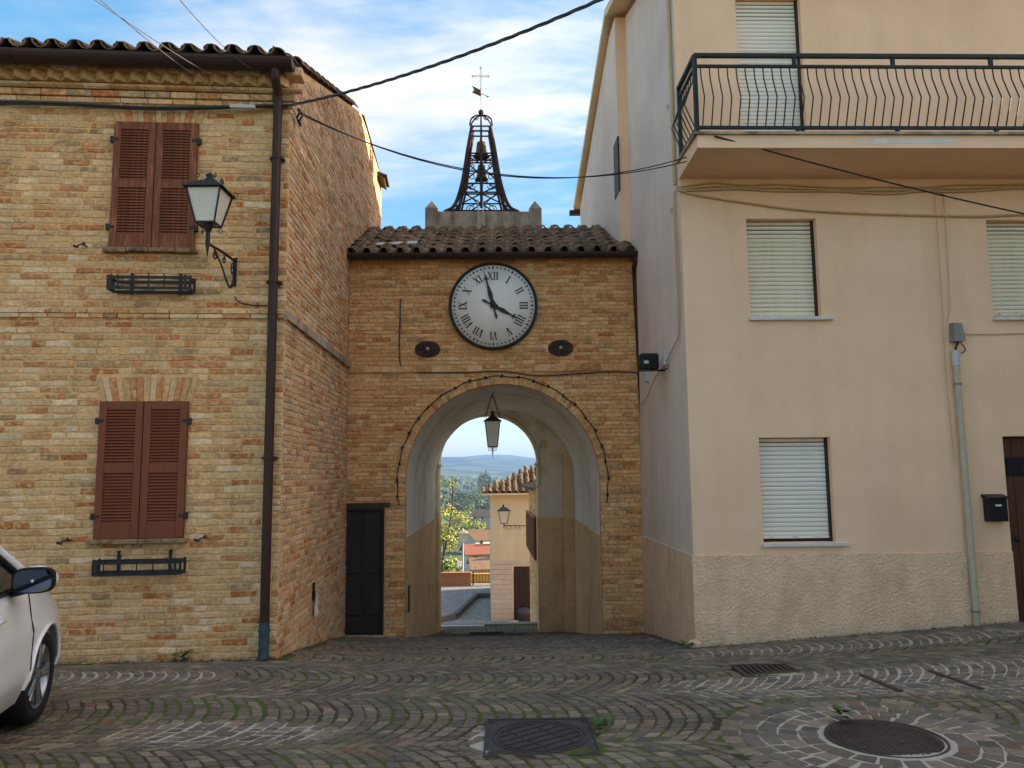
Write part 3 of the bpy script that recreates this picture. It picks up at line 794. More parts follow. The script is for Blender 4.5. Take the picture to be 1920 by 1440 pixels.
# hole in the side wall with a scrap of plastic bag
p = Lside(1.55, .012, .25)
b = MB(); b.obox(Lside(1.55, -.005, .28), SD * .06, Vector((SD.y, -SD.x, 0)) * .022, (0, 0, .10)); b.build('wall_hole', M['blackplastic'], left)
b = MB(); vv = []
for i in range(6):
    for j in range(4): vv.append(Lside(1.50 + .045 * j * (1.2 - .12 * i) + rgb.uniform(-.012, .012), .03 + rgb.uniform(0, .03), .27 - .055 * i + rgb.uniform(-.01, .01)))
b.add(vv, [(i * 4 + j, i * 4 + j + 1, i * 4 + j + 5, i * 4 + j + 4) for i in range(5) for j in range(3)], True)
o = b.build('plastic_bag', M['bag']); o.location = FL.o; o.rotation_euler = (0, 0, FL.a); tag(o, 'scrap of white plastic bag hanging from a hole in the brick side wall', 'plastic bag')
# ------------------------------------------------------------------ gate tower with the arch
FT = Frame(-2.09, 11.7, rad(-1.5))
tower = thing('gate_tower', 'brick clock gate with a wide arched passage and tiled roof', 'gate tower', FT.o, FT.a)
TW = 4.42
def Tf(s, d, z): return Vector((s, -d, z))
AL, AR = FT.at(760, 902)[0], FT.at(1125, 902)[0]
AC = (AL + AR) / 2; ARAD = (AR - AL) / 2; AZ = FT.at(942, 720)[1] - ARAD      # arch centre height
TZ = FT.at(920, 478)[1]
ez = FT.at(920, 470, -.2)[1]
TZ = min(TZ, ez - .05)
DR = rect(FT, 638, 952, 720, 1191)                                             # black door
rgt = random.Random(9)
def arch_half(z, r=ARAD):
    if z < AZ: return r
    return math.sqrt(max(0, r * r - (z - AZ) ** 2))
RING = .155
def free_tower(z):
    sp = [(0.0, TW)]
    r = ARAD + RING
    if z < AZ - .25: hw = ARAD
    elif z < AZ: hw = r
    else: hw = arch_half(z, r)
    if hw > 0 and z < AZ + r: sp = cut(sp, AC - hw, AC + hw)
    if DR[2] - .1 < z < DR[3]: sp = cut(sp, DR[0] - .01, DR[1] + .012)
    elif DR[3] <= z < DR[3] + .075: sp = cut(sp, DR[0] - .05, DR[1] + .1)
    return sp
bt = courses(0, TW, -.95, TZ - .02, .062, rgt, free_tower, lens=(.25, .27, .13, .26, .19), joint=.008)
mo = MB(); n = 40
# mortar face round the arch, as strips left, right and above
zs = frange(-1.1, DR[2], .3) + frange(DR[2], DR[3], .3)[1:] + frange(DR[3], AZ, .3)[1:]
for a, c in zip(zs, zs[1:]):
    for (p, q) in ([(0, AL), (AR, TW)] if not DR[2] < (a + c) / 2 < DR[3] else [(0, DR[0]), (DR[1], AL), (AR, TW)]): mo.add([Tf(p, 0, a), Tf(q, 0, a), Tf(q, 0, c), Tf(p, 0, c)], [(0, 1, 2, 3)])
angs = [math.pi * i / n for i in range(n + 1)]
for a, c in zip(angs, angs[1:]):
    A_ = (AC + ARAD * math.cos(a), AZ + ARAD * math.sin(a)); C_ = (AC + ARAD * math.cos(c), AZ + ARAD * math.sin(c))
    mo.add([Tf(A_[0], 0, A_[1]), Tf(A_[0], 0, ez - .0), Tf(C_[0], 0, ez - .0), Tf(C_[0], 0, C_[1])], [(0, 1, 2, 3)])
for p, q in ((0, AL), (AR, TW)): mo.add([Tf(p, 0, AZ), Tf(q, 0, AZ), Tf(q, 0, ez - .0), Tf(p, 0, ez - .0)], [(0, 1, 2, 3)])
Twall = mo.build('wall', M['mortar_tower'], tower)
# arch ring: one brick on edge beside the other
ringb = MB(); nr = 74; ringl = []
for i in range(nr):
    a0, a1 = math.pi * (i + .06) / nr, math.pi * (i + .94) / nr; r1 = ARAD + RING + rgt.uniform(-.008, .006)
    b = MB(); b.col = pick(PAL_T, rgt); fr = rgt.uniform(.016, .026)
    q = [(AC + r * math.cos(a), AZ + r * math.sin(a)) for r, a in ((ARAD, a0), (r1, a0), (r1, a1), (ARAD, a1))]
    b.add([(p[0], -fr, p[1]) for p in q] + [(p[0], .12, p[1]) for p in q], [(0, 1, 2, 3), (0, 4, 5, 1), (1, 5, 6, 2), (2, 6, 7, 3), (3, 7, 4, 0)])
    b.build('arch_brick', M['brick'], tower)
for sgn, ex in ((-1, AL), (1, AR)):       # brick quoins of the jambs turning into the passage
    z = -.95
    while z < AZ - .01:
        b = MB(); b.col = pick(PAL_T, rgt); w_ = rgt.uniform(.0, .01)
        x0_, x1_ = (ex - .13, ex - w_) if sgn < 0 else (ex + w_, ex + .13)
        if z > AZ - .26: b.box(x0_ - (.03 if sgn < 0 else 0), x1_ + (.03 if sgn > 0 else 0), -.02, .13, z + .004, min(z + .058, AZ - .003)); b.build('jamb_brick', M['brick'], tower)
        else: b.box(ex - .004 if sgn < 0 else ex - .0, ex + .0 if sgn < 0 else ex + .004, .002, .14, z + .004, z + .058); b.build('jamb_brick', M['brick'], tower)
        z += .062
lay([(bt, Tf, PAL_T, (.005, .013), lambda p: FT.W(p.x, p.y, p.z))], Twall, tower, 'brick_courses', rgt, 290)
# worn string course
zs0 = FT.at(900, 697)[1]; b = MB(); x = 0.0
while x < TW - .12:
    l_ = rgt.uniform(.22, .3)
    if not (1.9 < x < 2.6): b.col = pick(PAL_T, rgt); b.box(x, min(x + l_ - .006, TW - .12), -rgt.uniform(.028, .04), .02, zs0 + rgt.uniform(-.002, .002), zs0 + rgt.uniform(.085, .10))
    x += l_
b.build('string_course', M['brick'], tower)
# passage: vault, walls, dado, rear wall with the smaller arch
PD = 5.05                           # depth
PV = .14                            # plaster starts behind the brick arch
RR = ARAD + .012
b = MB(); n = 36
for k, (y0_, y1_) in enumerate(zip(frange(PV, PD, .7), frange(PV, PD, .7)[1:])):
    for i in range(n):
        a, c = math.pi * i / n, math.pi * (i + 1) / n
        b.add([(AC + RR * math.cos(a), y0_, AZ + RR * math.sin(a)), (AC + RR * math.cos(c), y0_, AZ + RR * math.sin(c)), (AC + RR * math.cos(c), y1_, AZ + RR * math.sin(c)), (AC + RR * math.cos(a), y1_, AZ + RR * math.sin(a))], [(0, 1, 2, 3)], True)
b.build('vault', M['vault'], tower)
DZ = .72                            # dado height
SL = (AC + RR, 1.85, 2.55)          # slit window in the right wall
for nm, x, sg in (('left', AC - RR, -1), ('right', AC + RR, 1)):
    b = MB(); b.box(min(x, x + sg * .2), max(x, x + sg * .2), PV, PD, DZ, AZ + .01) if sg < 0 else None
    if sg > 0:
        y0_, y1_, z0_, z1_ = 1.95, 2.28, .78, 1.86
        for (p, q, u, v_) in ((PV, y0_, DZ, AZ + .01), (y1_, PD, DZ, AZ + .01), (y0_, y1_, DZ, z0_), (y0_, y1_, z1_, AZ + .01)): b.box(x, x + .25, p, q, u, v_)
        b.box(x + .2, x + .26, y0_, y1_, z0_, z1_)
    b.build('passage_wall', M['vault'], tower)
    b = MB(); b.box(min(x - sg * .018, x + sg * .2), max(x - sg * .018, x + sg * .2), PV + .01, PD, -2.1, DZ); b.build('passage_dado', M['roughdark'], tower)
b = MB(); b.box(AC + RR + .06, AC + RR + .1, 1.95, 2.28, .78, 1.86); b.build('slit_window_board', M['wood'], tower)
b = MB(); b.box(AC - RR + .018, AC - RR + .03, .32, .52, -.42, -.02); b.build('vent_grille', M['blackplastic'], tower)
RP = [FT.loc(onY(px, py, 16.72)) for px, py in ((822, 870), (1007, 870), (914, 778))]
BL, BR = RP[0].x, RP[1].x; BC, BRAD = (BL + BR) / 2, (BR - BL) / 2; BZ = RP[2].z - BRAD
def arch_wall(b, x0, x1, z0, z1, y, c, r, az, n=28):
    for p, q in ((x0, c - r), (c + r, x1)): b.add([(p, y, z0), (q, y, z0), (q, y, z1), (p, y, z1)], [(0, 1, 2, 3)])
    for i in range(n):
        a, d = math.pi * i / n, math.pi * (i + 1) / n
        b.add([(c + r * math.cos(a), y, az + r * math.sin(a)), (c + r * math.cos(a), y, z1), (c + r * math.cos(d), y, z1), (c + r * math.cos(d), y, az + r * math.sin(d))], [(0, 1, 2, 3)])
    for s_ in (-1, 1): b.add([(c + s_ * r, y, az), (c + s_ * r, y, az)], [])
b = MB(); arch_wall(b, AC - RR - .1, AC + RR + .1, DZ, AZ + RR + .1, PD, BC, BRAD, BZ)
b.build('rear_wall', M['vault'], tower)
b = MB()                              # reveal of the rear arch
for i in range(28):
    a, d = math.pi * i / 28, math.pi * (i + 1) / 28
    b.add([(BC + BRAD * math.cos(t), y, BZ + BRAD * math.sin(t)) for t, y in ((a, PD), (d, PD), (d, PD + .55), (a, PD + .55))], [(0, 1, 2, 3)], True)
for s_ in (-1, 1): b.add([(BC + s_ * BRAD, y, z) for y, z in ((PD, DZ), (PD + .55, DZ), (PD + .55, BZ), (PD, BZ))], [(0, 1, 2, 3)])
arch_wall(b, AC - RR - .8, AC + RR + .8, DZ, AZ + RR + .6, PD + .55, BC, BRAD, BZ)
b.build('rear_arch_reveal', M['beige'], tower)
for s_ in (-1, 1):
    x0_, x1_ = (AC - RR - .1, BC - BRAD + .012) if s_ < 0 else (BC + BRAD - .012, AC + RR + .1)
    b = MB(); b.box(x0_, x1_, PD - .02, PD + .57, -2.6, DZ); b.build('passage_dado', M['roughdark'], tower)
    b = MB(); xx = BC + s_ * BRAD; b.box(min(xx - s_ * .05, xx + s_ * .04), max(xx - s_ * .05, xx + s_ * .04), PD - .02, PD + .57, BZ - .05, BZ); b.build('impost', M['vault'], tower)
b = MB(); b.box(AC + RR - .20, AC + RR - .003, PD - .45, PD - .021, DZ, AZ + .55); b.build('corner_pilaster', M['beige'], tower)
b = MB(); b.box(AC + RR - .22, AC + RR - .003, PD - .47, PD - .023, -2.4, DZ); b.build('passage_dado', M['roughdark'], tower)
# back of the gate above the street
b = MB(); b.box(0.05, TW - .05, 3.0, 3.2, AZ + RR + .1, TZ + .9); b.build('upper_back_wall', M['mortar_tower'], tower)
# junction box and cables inside
jb = FT.loc(onY(1020, 832, 16.6)); b = MB(); b.bbox(jb.x - .06, jb.x + .06, PD - .08, PD - .001, jb.z - .07, jb.z + .07, .01); b.build('junction_box', M['beige'], tower)
b = MB(); b.tube(smooth_path([(jb.x, PD - .03, jb.z), (jb.x - .1, PD - .03, jb.z - .1), (jb.x - .09, PD - .03, jb.z - .8), (jb.x - .2, PD - .03, jb.z - .95)]), .012, 6)
b.tube([(BC + (BRAD + .06) * math.cos(t), PD - .02, BZ + (BRAD + .06) * math.sin(t)) for t in [.35 + i * .12 for i in range(13)]], .01, 6); b.build('passage_cable', M['cablebeige'], tower)
# black panelled door with wooden lintel
b = MB(); x0_, x1_, z0_, z1_ = DR
b.box(x0_, x1_, .03, .07, z0_, z1_)
for p, q in ((x0_, x0_ + .035), (x1_ - .035, x1_)): b.bbox(p, q, -.01, .05, z0_, z1_, .004)
b.bbox(x0_ + .035, x1_ - .035, -.01, .05, z1_ - .04, z1_, .004)
door = b.build('door', M['door'], tower)
b = MB(); xm = (x0_ + x1_) / 2; zm = z0_ + (z1_ - z0_) * .46
for p, q in ((x0_ + .06, xm - .02), (xm + .02, x1_ - .06)):
    for u, v_ in ((z0_ + .28, zm - .03), (zm + .03, z1_ - .09)): b = MB(); b.bbox(p, q, .012, .04, u, v_, .008); b.build('door_panel', M['door'], door)
b = MB(); b.bbox(x0_ + .05, x1_ - .05, .014, .04, z0_ + .03, z0_ + .22, .006); b.build('door_panel', M['door'], door)
b = MB(); b.tube([(x1_ - .07, .02, zm + .17), (x1_ - .07, -.035, zm + .17), (x1_ - .16, -.04, zm + .165)], .009, 6); b.build('handle', M['iron'], door)
b = MB(); b.bbox(x0_ - .04, x1_ + .09, -.02, .1, z1_ + .005, z1_ + .07, .01); b.build('door_lintel', M['bark'], tower)
b = MB(); b.bbox(x0_ - .02, x1_ + .02, -.08, .08, z0_ - .16, z0_ - .004, .015); b.build('door_step', M['concrete'], tower)
# roof, gutter, pipe
ez = FT.at(920, 470, -.2)[1]
roof_tiles(tower, .06, TW - .1, -.22, ez - .06, .50, .247, 7, .335, rgt)
b = MB(); b.add([(0, -.12, ez - .03), (TW, -.12, ez - .03), (TW, 2.2, ez - .03 + 2.32 * .5), (0, 2.2, ez - .03 + 2.32 * .5)], [(0, 1, 2, 3)])
b.add([(0, 2.2, ez - .03 + 1.16), (TW, 2.2, ez - .03 + 1.16), (TW, 4.6, ez + .1), (0, 4.6, ez + .1)], [(0, 1, 2, 3)])
b.build('roof_deck', M['tile'], tower)
b = MB(); b.box(0.01, TW - .02, -.14, -.002, TZ + .02, ez - .06); b.build('eave_course', M['mortar_tower'], tower)
half_gutter(.0, TW + .02, -.21, ez - .045, .085, M['gutter'], tower)
g0 = FT.P(1190, 490, -.1); g1 = FT.P(1211, 888, -.07)
b = MB(); b.tube(smooth_path([(g0.x, -.2, ez - .1), (g0.x, -.19, ez - .2), (g0.x, -.09, g0.z - .08)]) + [(g0.x + (g1.x - g0.x) * t, -.07, g0.z + (g1.z - g0.z) * t) for t in (.12, .4, .7, 1)], .045, 12); b.build('downpipe', M['gutter'], tower)
b = MB(); b.tube([(g1.x + .005, -.03, g1.z - .0), (g1.x + .02, -.02, g1.z - .9)], .02, 8); b.build('pipe_remnant', M['rustiron'], tower)
b = MB(); p = FT.P(738, 456, 0); b.obox((FT.at(738, 456)[0], .25, ez + .27), (.34, 0, .012), (0, .08, .04), (0, 0, .006)); b.build('metal_flashing', M['lightgrey'], tower)
# iron wall anchors
for px, py in ((802, 655), (1051, 653)):
    x, z = FT.at(px, py); a = thing('wall_anchor', 'dark iron oval wall anchor plate below the clock, %s of the two' % ('left' if px < 900 else 'right'), 'wall anchor', FT.W(x, -.02, z), FT.a, 'wall anchors')
    b = MB(); v = [(.195 * math.cos(t), 0, .125 * math.sin(t)) for t in [2 * math.pi * i / 28 for i in range(28)]]
    b.add([(p[0], -.012, p[2]) for p in v] + [(p[0] * .96, -.022, p[2] * .96) for p in v] + [(p[0], .02, p[2]) for p in v], [tuple(range(28, 56))] + [(i, (i + 1) % 28, (i + 1) % 28 + 28, i + 28) for i in range(28)] + [(i + 56, (i + 1) % 28 + 56, (i + 1) % 28, i) for i in range(28)])
    b.build('plate', M['rustiron'], a)
    b = MB()
    for k in range(6):
        t = math.pi * k / 6; c_, s_ = math.cos(t), math.sin(t); l_ = 1 / math.sqrt((c_ / .18) ** 2 + (s_ / .112) ** 2); b.tube([(-c_ * l_, -.022, -s_ * l_), (c_ * l_, -.022, s_ * l_)], .006, 5)
    b.build('ribs', M['rustiron'], a)
    b = MB(); b.lathe([(0, -.06), (.018, -.055), (.024, -.03), (.03, -.02)], n=12, axis='y'); b.build('bolt', M['galv'], a)
# ------------------------------------------------------------------ clock
cx_, cz_ = FT.at(925, 575); CR = (FT.at(1008, 575)[0] - FT.at(842, 575)[0]) / 2
clock = thing('wall_clock', 'round white wall clock with black Roman numerals above the arch', 'clock', FT.W(cx_, -.05, cz_), FT.a)
b = MB(); b.lathe([(0, -.02), (CR - .035, -.02), (CR - .035, .05)], n=64, axis='y'); b.build('dial', M['dial'], clock)
b = MB(); b.lathe([(CR - .045, -.022), (CR - .035, -.05), (CR - .01, -.055), (CR, -.03), (CR, .05)], n=64, axis='y'); b.build('rim', M['black'], clock)
b = MB()
for k in range(60):
    a = 2 * math.pi * k / 60; rr = CR - .085; er = Vector((math.sin(a), 0, math.cos(a))); et = Vector((math.cos(a), 0, -math.sin(a))); c = er * rr + Vector((0, -.0225, 0))
    if k % 5: b.obox(c, et * .011, er * .013, (0, .0015, 0))
    else: b.add([c + er * .03 + Vector((0, -.002, 0)), c + et * .016 + Vector((0, -.002, 0)), c - er * .03 + Vector((0, -.002, 0)), c - et * .016 + Vector((0, -.002, 0))], [(0, 1, 2, 3)])
b.build('minute_track', M['black'], clock)
NUM = ['XII', 'I', 'II', 'III', 'IIII', 'V', 'VI', 'VII', 'VIII', 'IX', 'X', 'XI']
NH = .125
for k, s_ in enumerate(NUM):
    a = 2 * math.pi * k / 12; er = Vector((math.sin(a), 0, math.cos(a))); et = Vector((math.cos(a), 0, -math.sin(a)))
    wid = {'I': .042, 'V': .075, 'X': .085}; tot = sum(wid[c] for c in s_); u = -tot / 2; b = MB(); rc = CR - .215
    def stroke(u0, v0, u1, v1, th):
        p0 = et * u0 + er * (rc + v0); p1 = et * u1 + er * (rc + v1); d = (p1 - p0).normalized(); nrm = Vector((d.z, 0, -d.x))
        c = (p0 + p1) / 2 + Vector((0, -.0235, 0)); b.obox(c, (p1 - p0) / 2, nrm * th / 2, (0, .002, 0))
    for c in s_:
        w_ = wid[c]
        if c == 'I': stroke(u + w_ / 2, -NH / 2, u + w_ / 2, NH / 2, .019); ends = [(u + w_ / 2, .034)]
        elif c == 'V': stroke(u + .014, NH / 2, u + w_ / 2, -NH / 2, .02); stroke(u + w_ - .014, NH / 2, u + w_ / 2 + .004, -NH / 2, .008); ends = []; [stroke(q - .015, NH / 2 - .003, q + .015, NH / 2 - .003, .006) for q in (u + .014, u + w_ - .014)]
        else: stroke(u + .012, NH / 2, u + w_ - .012, -NH / 2, .02); stroke(u + w_ - .014, NH / 2, u + .014, -NH / 2, .008); ends = []; [stroke(q - .014, v_, q + .014, v_, .006) for q in (u + .013, u + w_ - .013) for v_ in (NH / 2 - .003, -NH / 2 + .003)]
        for q, l_ in ends:
            for v_ in (NH / 2 - .003, -NH / 2 + .003): stroke(q - l_ / 2, v_, q + l_ / 2, v_, .006)
        u += w_
    b.build('numeral', M['black'], clock)
def hand(name, ang, ln, tail, y, prof):
    er = Vector((math.sin(ang), 0, math.cos(ang))); et = Vector((math.cos(ang), 0, -math.sin(ang))); b = MB()
    pts = [(er * v_ + et * u) for u, v_ in prof] + [(er * v_ - et * u) for u, v_ in reversed(prof)]
    n = len(pts); b.add([p + Vector((0, y, 0)) for p in pts] + [p + Vector((0, y + .006, 0)) for p in pts], [tuple(range(n)), tuple(reversed(range(n, 2 * n)))] + [(i, i + n, (i + 1) % n + n, (i + 1) % n) for i in range(n)])
    for s_ in (-1, 1):
        for v_ in (ln * .70,):
            b.tube([er * v_ + Vector((0, y + .003, 0)), er * (v_ + .012) + et * s_ * .028 + Vector((0, y + .003, 0)), er * (v_ + .038) + et * s_ * .034 + Vector((0, y + .003, 0))], [.009, .008, .004], 6)
    b.build(name, M['black'], clock)
hp = lambda ln, tail: [(.004, -tail), (.022, -tail + .05), (.010, -tail + .11), (.014, -.05), (.045, -.03), (.045, .035), (.024, .09), (.036, .17), (.015, ln * .55), (.010, ln * .68), (.018, ln * .74), (.006, ln * .85), (.001, ln)]
hand('minute_hand', rad(-14.5), CR - .09, .22, -.06, hp(CR - .09, .22))
hand('hour_hand', rad(118.5), CR - .20, .20, -.045, hp(CR - .20, .20))
b = MB(); b.lathe([(0, -.075), (.02, -.07), (.03, -.03)], n=14, axis='y'); b.build('hub', M['rustiron'], clock)
# ------------------------------------------------------------------ belfry parapet, bell frame, bells, cross
BY = 13.75
bp0, bp1 = onY(797, 436, BY), onY(1016, 436, BY)
par = thing('belfry_parapet', 'stained plaster parapet with two pointed end posts above the tiled roof', 'parapet', ((bp0.x + bp1.x) / 2, BY, 0))
hw = (bp1.x - bp0.x) / 2; pz0 = ez + .9; pz1 = onY(905, 396, BY).z; pzt = onY(805, 391, BY).z; pza = onY(805, 374, BY).z
b = MB(); b.bbox(-hw + .2, hw - .2, 0, .9, pz0, pz1, .012); b.build('parapet_wall', M['concrete'], par)
for s_ in (-1, 1):
    x = s_ * (hw - .115); b = MB(); b.bbox(x - .115, x + .115, -.02, .24, pz0, pzt, .01)
    b.add([(x - .115, -.02, pzt), (x + .115, -.02, pzt), (x + .115, .24, pzt), (x - .115, .24, pzt), (x, .11, pza + .02)], [(0, 1, 4), (1, 2, 4), (2, 3, 4), (3, 0, 4)]); b.build('end_post', M['concrete'], par)
fc = onY(903, 396, BY + .45); FX, FY, FZ = fc.x, BY + .45, pz1
frm = thing('bell_cage', 'dark wrought iron bell cage with flared legs on the parapet', 'bell cage', (FX, FY, FZ))
K = (BY + .45) / FPX * 1.0
prof = [(.62, 0), (.50, .09), (.43, .22), (.38, .40), (.335, .62), (.30, .88), (.265, 1.18), (.215, 1.52), (.20, 1.60)]
prof = [(a * 1.1 - .05 * z / 1.6, z * 1.13) for a, z in prof]
HT = prof[-1][1]
def prof_at(z): return lerp_table([(q[1], q[0]) for q in prof], z)
for sx in (-1, 1):
    for sy in (-1, 1):
        b = MB(); b.tube(smooth_path([(sx * a, sy * a * .62, z) for a, z in prof], 3), .035, 6)
        b.tube(smooth_path([(sx * (a - .075 + .02 * z), sy * (a * .62 - .04), z) for a, z in prof[:-1]], 3), .021, 6); b.build('leg', M['rustiron'], frm)
for z in (.03, .40, .62, 1.19, 1.24, HT - .1, HT):
    a = prof_at(z); b = MB(); b.tube([(-a, -a * .62, z), (a, -a * .62, z), (a, a * .62, z), (-a, a * .62, z)], .016, 6, closed=True); b.build('cross_bar', M['rustiron'], frm)
a0_, a1_, a2_ = prof_at(.03), prof_at(.62), prof_at(1.19)
for y in (-1, 1):
    for p, q, zz0, zz1 in ((a0_, 0, .03, .40), (a1_, 0, .62, .40), (a1_, 0, .62, .92), (a2_, 0, 1.19, .98)):
        for s_ in (-1, 1): b = MB(); b.tube([(s_ * p, y * p * .62, zz0), (s_ * q, y * .28, zz1)], .014, 6); b.build('brace', M['rustiron'], frm)
for s_ in (-1, 1):
    for (cx0, cz0, r0, tn, st) in ((.20, .10, .085, 1.2, 0), (.19, .55, .075, 1.1, 1), (.19, .73, .08, 1.0, 0), (.18, .92, .07, .8, 0), (.2, 1.02, .05, .7, 0), (.10, HT + .14, .05, 1.2, 1)):
        b = MB(); b.tube(spiral((s_ * cx0, -.27 + .1 * (cz0 > 1.5), cz0), r0, r0 * .35, tn, math.pi * st, (s_, 0, 0), (0, 0, 1), 20), .009, 5); b.build('scroll', M['rustiron'], frm)
    b = MB(); b.tube(smooth_path([(s_ * .05, -.3, .02), (s_ * .1, -.3, .22), (s_ * .27, -.28, .40), (s_ * .3, -.26, .58)]), .009, 5); b.build('scroll', M['rustiron'], frm)
    b = MB(); b.tube(smooth_path([(s_ * .09, -.3, .02), (s_ * .06, -.3, .2), (s_ * .22, -.3, .14)]), .009, 5); b.build('scroll', M['rustiron'], frm)
b = MB(); b.tube([(0, -.3, .12), (0, -.22, .62), (0, -.18, 1.19), (0, -.14, HT), (0, 0, HT + .3)], [.032, .034, .03, .022, .018], 6); b.build('centre_rod', M['rustiron'], frm)
b = MB()
for s_ in (-1, 1):
    for y in (-1, 1): b.tube(smooth_path([(s_ * .215, y * .135, HT), (s_ * .19, y * .11, HT + .14), (s_ * .10, y * .05, HT + .24), (0, 0, HT + .27)]), .016, 6)
b.build('dome_ribs', M['rustiron'], frm)
b = MB(); b.sphere((0, 0, HT + .33), .055, 12, 8); b.build('ball_finial', M['rustiron'], frm)
zx = HT + .36; zt = onY(902, 127, FY).z - FZ
cross = thing('weathervane_cross', 'thin metal cross and small arrow weathervane on top of the bell cage', 'weathervane', (FX, FY, FZ + zx))
b = MB(); ht = zt - zx; b.tube([(0, 0, 0), (0, 0, ht * .52)], .008, 6)
for zc_ in (0,):
    b.tube([(-.012, 0, ht * .5), (-.012, 0, ht * .78)], .005, 5); b.tube([(.012, 0, ht * .5), (.012, 0, ht * .78)], .005, 5)
arm = .155; zc_ = ht * .80
for dz in (-.012, .012): b.tube([(-arm, 0, zc_ + dz), (arm, 0, zc_ + dz)], .0055, 5)
for dx in (-.012, .012): b.tube([(dx, 0, ht * .5), (dx, 0, ht)], .0055, 5)
for c in ((-arm, 0, zc_), (arm, 0, zc_), (0, 0, ht)): b.lathe([(.012, -.006), (.024, -.006), (.024, .006), (.012, .006)], c, 10, 'y')
b.build('cross', M['galv'], cross)
b = MB(); zz = ht * .40; b.tube([(.0, 0, zz), (.14, 0, zz - .06)], .006, 5); b.add([(-.18, -.004, zz + .16), (0, -.004, zz + .07), (0, -.004, zz - .06), (-.17, -.004, zz + .02), (-.13, -.004, zz + .08)], [(0, 1, 2, 3, 4)]); b.add([(-.18, .004, zz + .16), (0, .004, zz + .07), (0, .004, zz - .06), (-.17, .004, zz + .02), (-.13, .004, zz + .08)], [(4, 3, 2, 1, 0)]); b.lathe([(0, .03), (.02, -.03)], (.14, 0, zz - .06), 8, 'x'); b.build('arrow_vane', M['bronze'], cross)
def bell(z, r, h, label):
    o = MB(); k = r / .165
    o.lathe([(.0, h), (.06 * k, h - .005), (.085 * k, h * .92), (.095 * k, h * .6), (.105 * k, h * .35), (.13 * k, h * .12), (r, 0), (r * .93, .0), (.11 * k, h * .12), (.0, h * .7)], n=22)
    o.tube([(0, 0, h * .6), (0, 0, -.02)], .012, 6); o.sphere((0, 0, -.02), .03, 8, 6); o.tube([(0, 0, h), (0, 0, h + .06)], .03, 8)
    b = o.build('bell', M['bronze']); b.location = (FX, FY, FZ + z); return tag(b, label, 'bell', 'bells in the iron cage')
bell(1.24, .165, .30, 'larger bronze bell hanging in the upper half of the iron cage')
bell(.78, .135, .30, 'smaller bronze bell hanging below the other in the iron cage')
for k, (xa, xb) in enumerate(((-.06, -.02), (.03, .1))):
    b = MB(); p0 = Vector((FX + xa, FY - .5, FZ + .2)); b.tube(smooth_path([p0, p0 + Vector((0, -.06, -.25)), Vector((FX + xb, BY - .08, ez + 1.05)), Vector((FX + xb + .35, BY - .25, ez + .95)), Vector((FX + .95 + .1 * k, BY - .2, ez + .98))]), .011, 6)
    tag(b.build('bell_cable', M['lightgrey']), 'pale cable dropping from the bell cage on the tiles, %s of two' % ('left' if k == 0 else 'right'), 'cable', 'bell cables')
# ------------------------------------------------------------------ right plastered house
FR = Frame(2.33, 8.75, rad(-0.5))
right = thing('plastered_house', 'cream plastered house with balcony and white roller shutters right of the arch', 'house', FR.o, FR.a)
SR = Vector((math.sin(FR.a), math.cos(FR.a), 0)); SN = Vector((-SR.y, SR.x, 0))      # side wall direction and its outward normal
def Rside(s, d, z): return SR * s + SN * d + Vector((0, 0, z))
def Rf(s, d, z): return Vector((s, -d, z))
RW, EAV = 7.2, 8.1
W1 = rect(FR, 1403, 410, 1535, 594); W2 = rect(FR, 1427, 820, 1562, 1017); W3 = rect(FR, 1856, 412, 1990, 594)
BP = .78                      # balcony projection
z0b = FR.at(1450, 250, -BP)[1]
W4 = (FR.at(1383, 100)[0], FR.at(1505, 100)[0], z0b - .12, FR.at(1400, -8)[1])
D1 = (FR.at(1886, 900)[0], FR.at(1886, 900)[0] + .95, -.14, FR.at(1884, 818)[1])
W5 = (5.0, 5.9, z0b - .12, W4[3])
RHOLES = [W1, W2, W3, W4, D1, W5]
b = MB(); wallquads(b, Rf, 0, RW, DZ, EAV, RHOLES)
for h in RHOLES:
    y = .16
    for (a, c) in (((h[0], h[2]), (h[1], h[2])), ((h[1], h[2]), (h[1], h[3])), ((h[1], h[3]), (h[0], h[3])), ((h[0], h[3]), (h[0], h[2]))):
        b.add([(a[0], 0, a[1]), (c[0], 0, c[1]), (c[0], y, c[1]), (a[0], y, a[1])], [(0, 1, 2, 3)])
b.build('front_wall', M['cream'], right)
b = MB(); b.add([Rside(0, 0, DZ), Rside(3.05, 0, DZ), Rside(3.05, 0, 9.1), Rside(0, 0, EAV)], [(0, 1, 2, 3)])
SP = .17; HS = (3.55, 3.95, 6.1, 6.9)
def gable(s): return lerp_table([(0, 8.05), (2.82, 9.1), (3.75, 9.1), (7.95, 7.58)], s)
for p, q in zip(frange(3.05, 7.95, .6), frange(3.05, 7.95, .6)[1:]):
    b.add([Rside(p, SP, -2), Rside(q, SP, -2), Rside(q, SP, gable(q)), Rside(p, SP, gable(p))], [(0, 1, 2, 3)])
q = Rside(7.95, SP, 0); b.add([(q.x, q.y, -3), (q.x + RW, q.y, -3), (q.x + RW, q.y, 7.58), (q.x, q.y, 7.58)], [(0, 1, 2, 3)])
q = Rside(7.95, 0, 0); b.add([(RW, 0, -1), (RW, q.y, -3), (RW, q.y, 7.58), (RW, 3, 9.1), (RW, 0, EAV)], [(0, 1, 2, 3, 4)])
b.build('side_wall', M['whiteplaster'], right)
b = MB(); b.add([Rside(3.05, 0, -1), Rside(3.05, SP, -1), Rside(3.05, SP, 9.1), Rside(3.05, 0, 9.1)], [(0, 1, 2, 3)]); b.build('corner_strip', M['cream'], right)
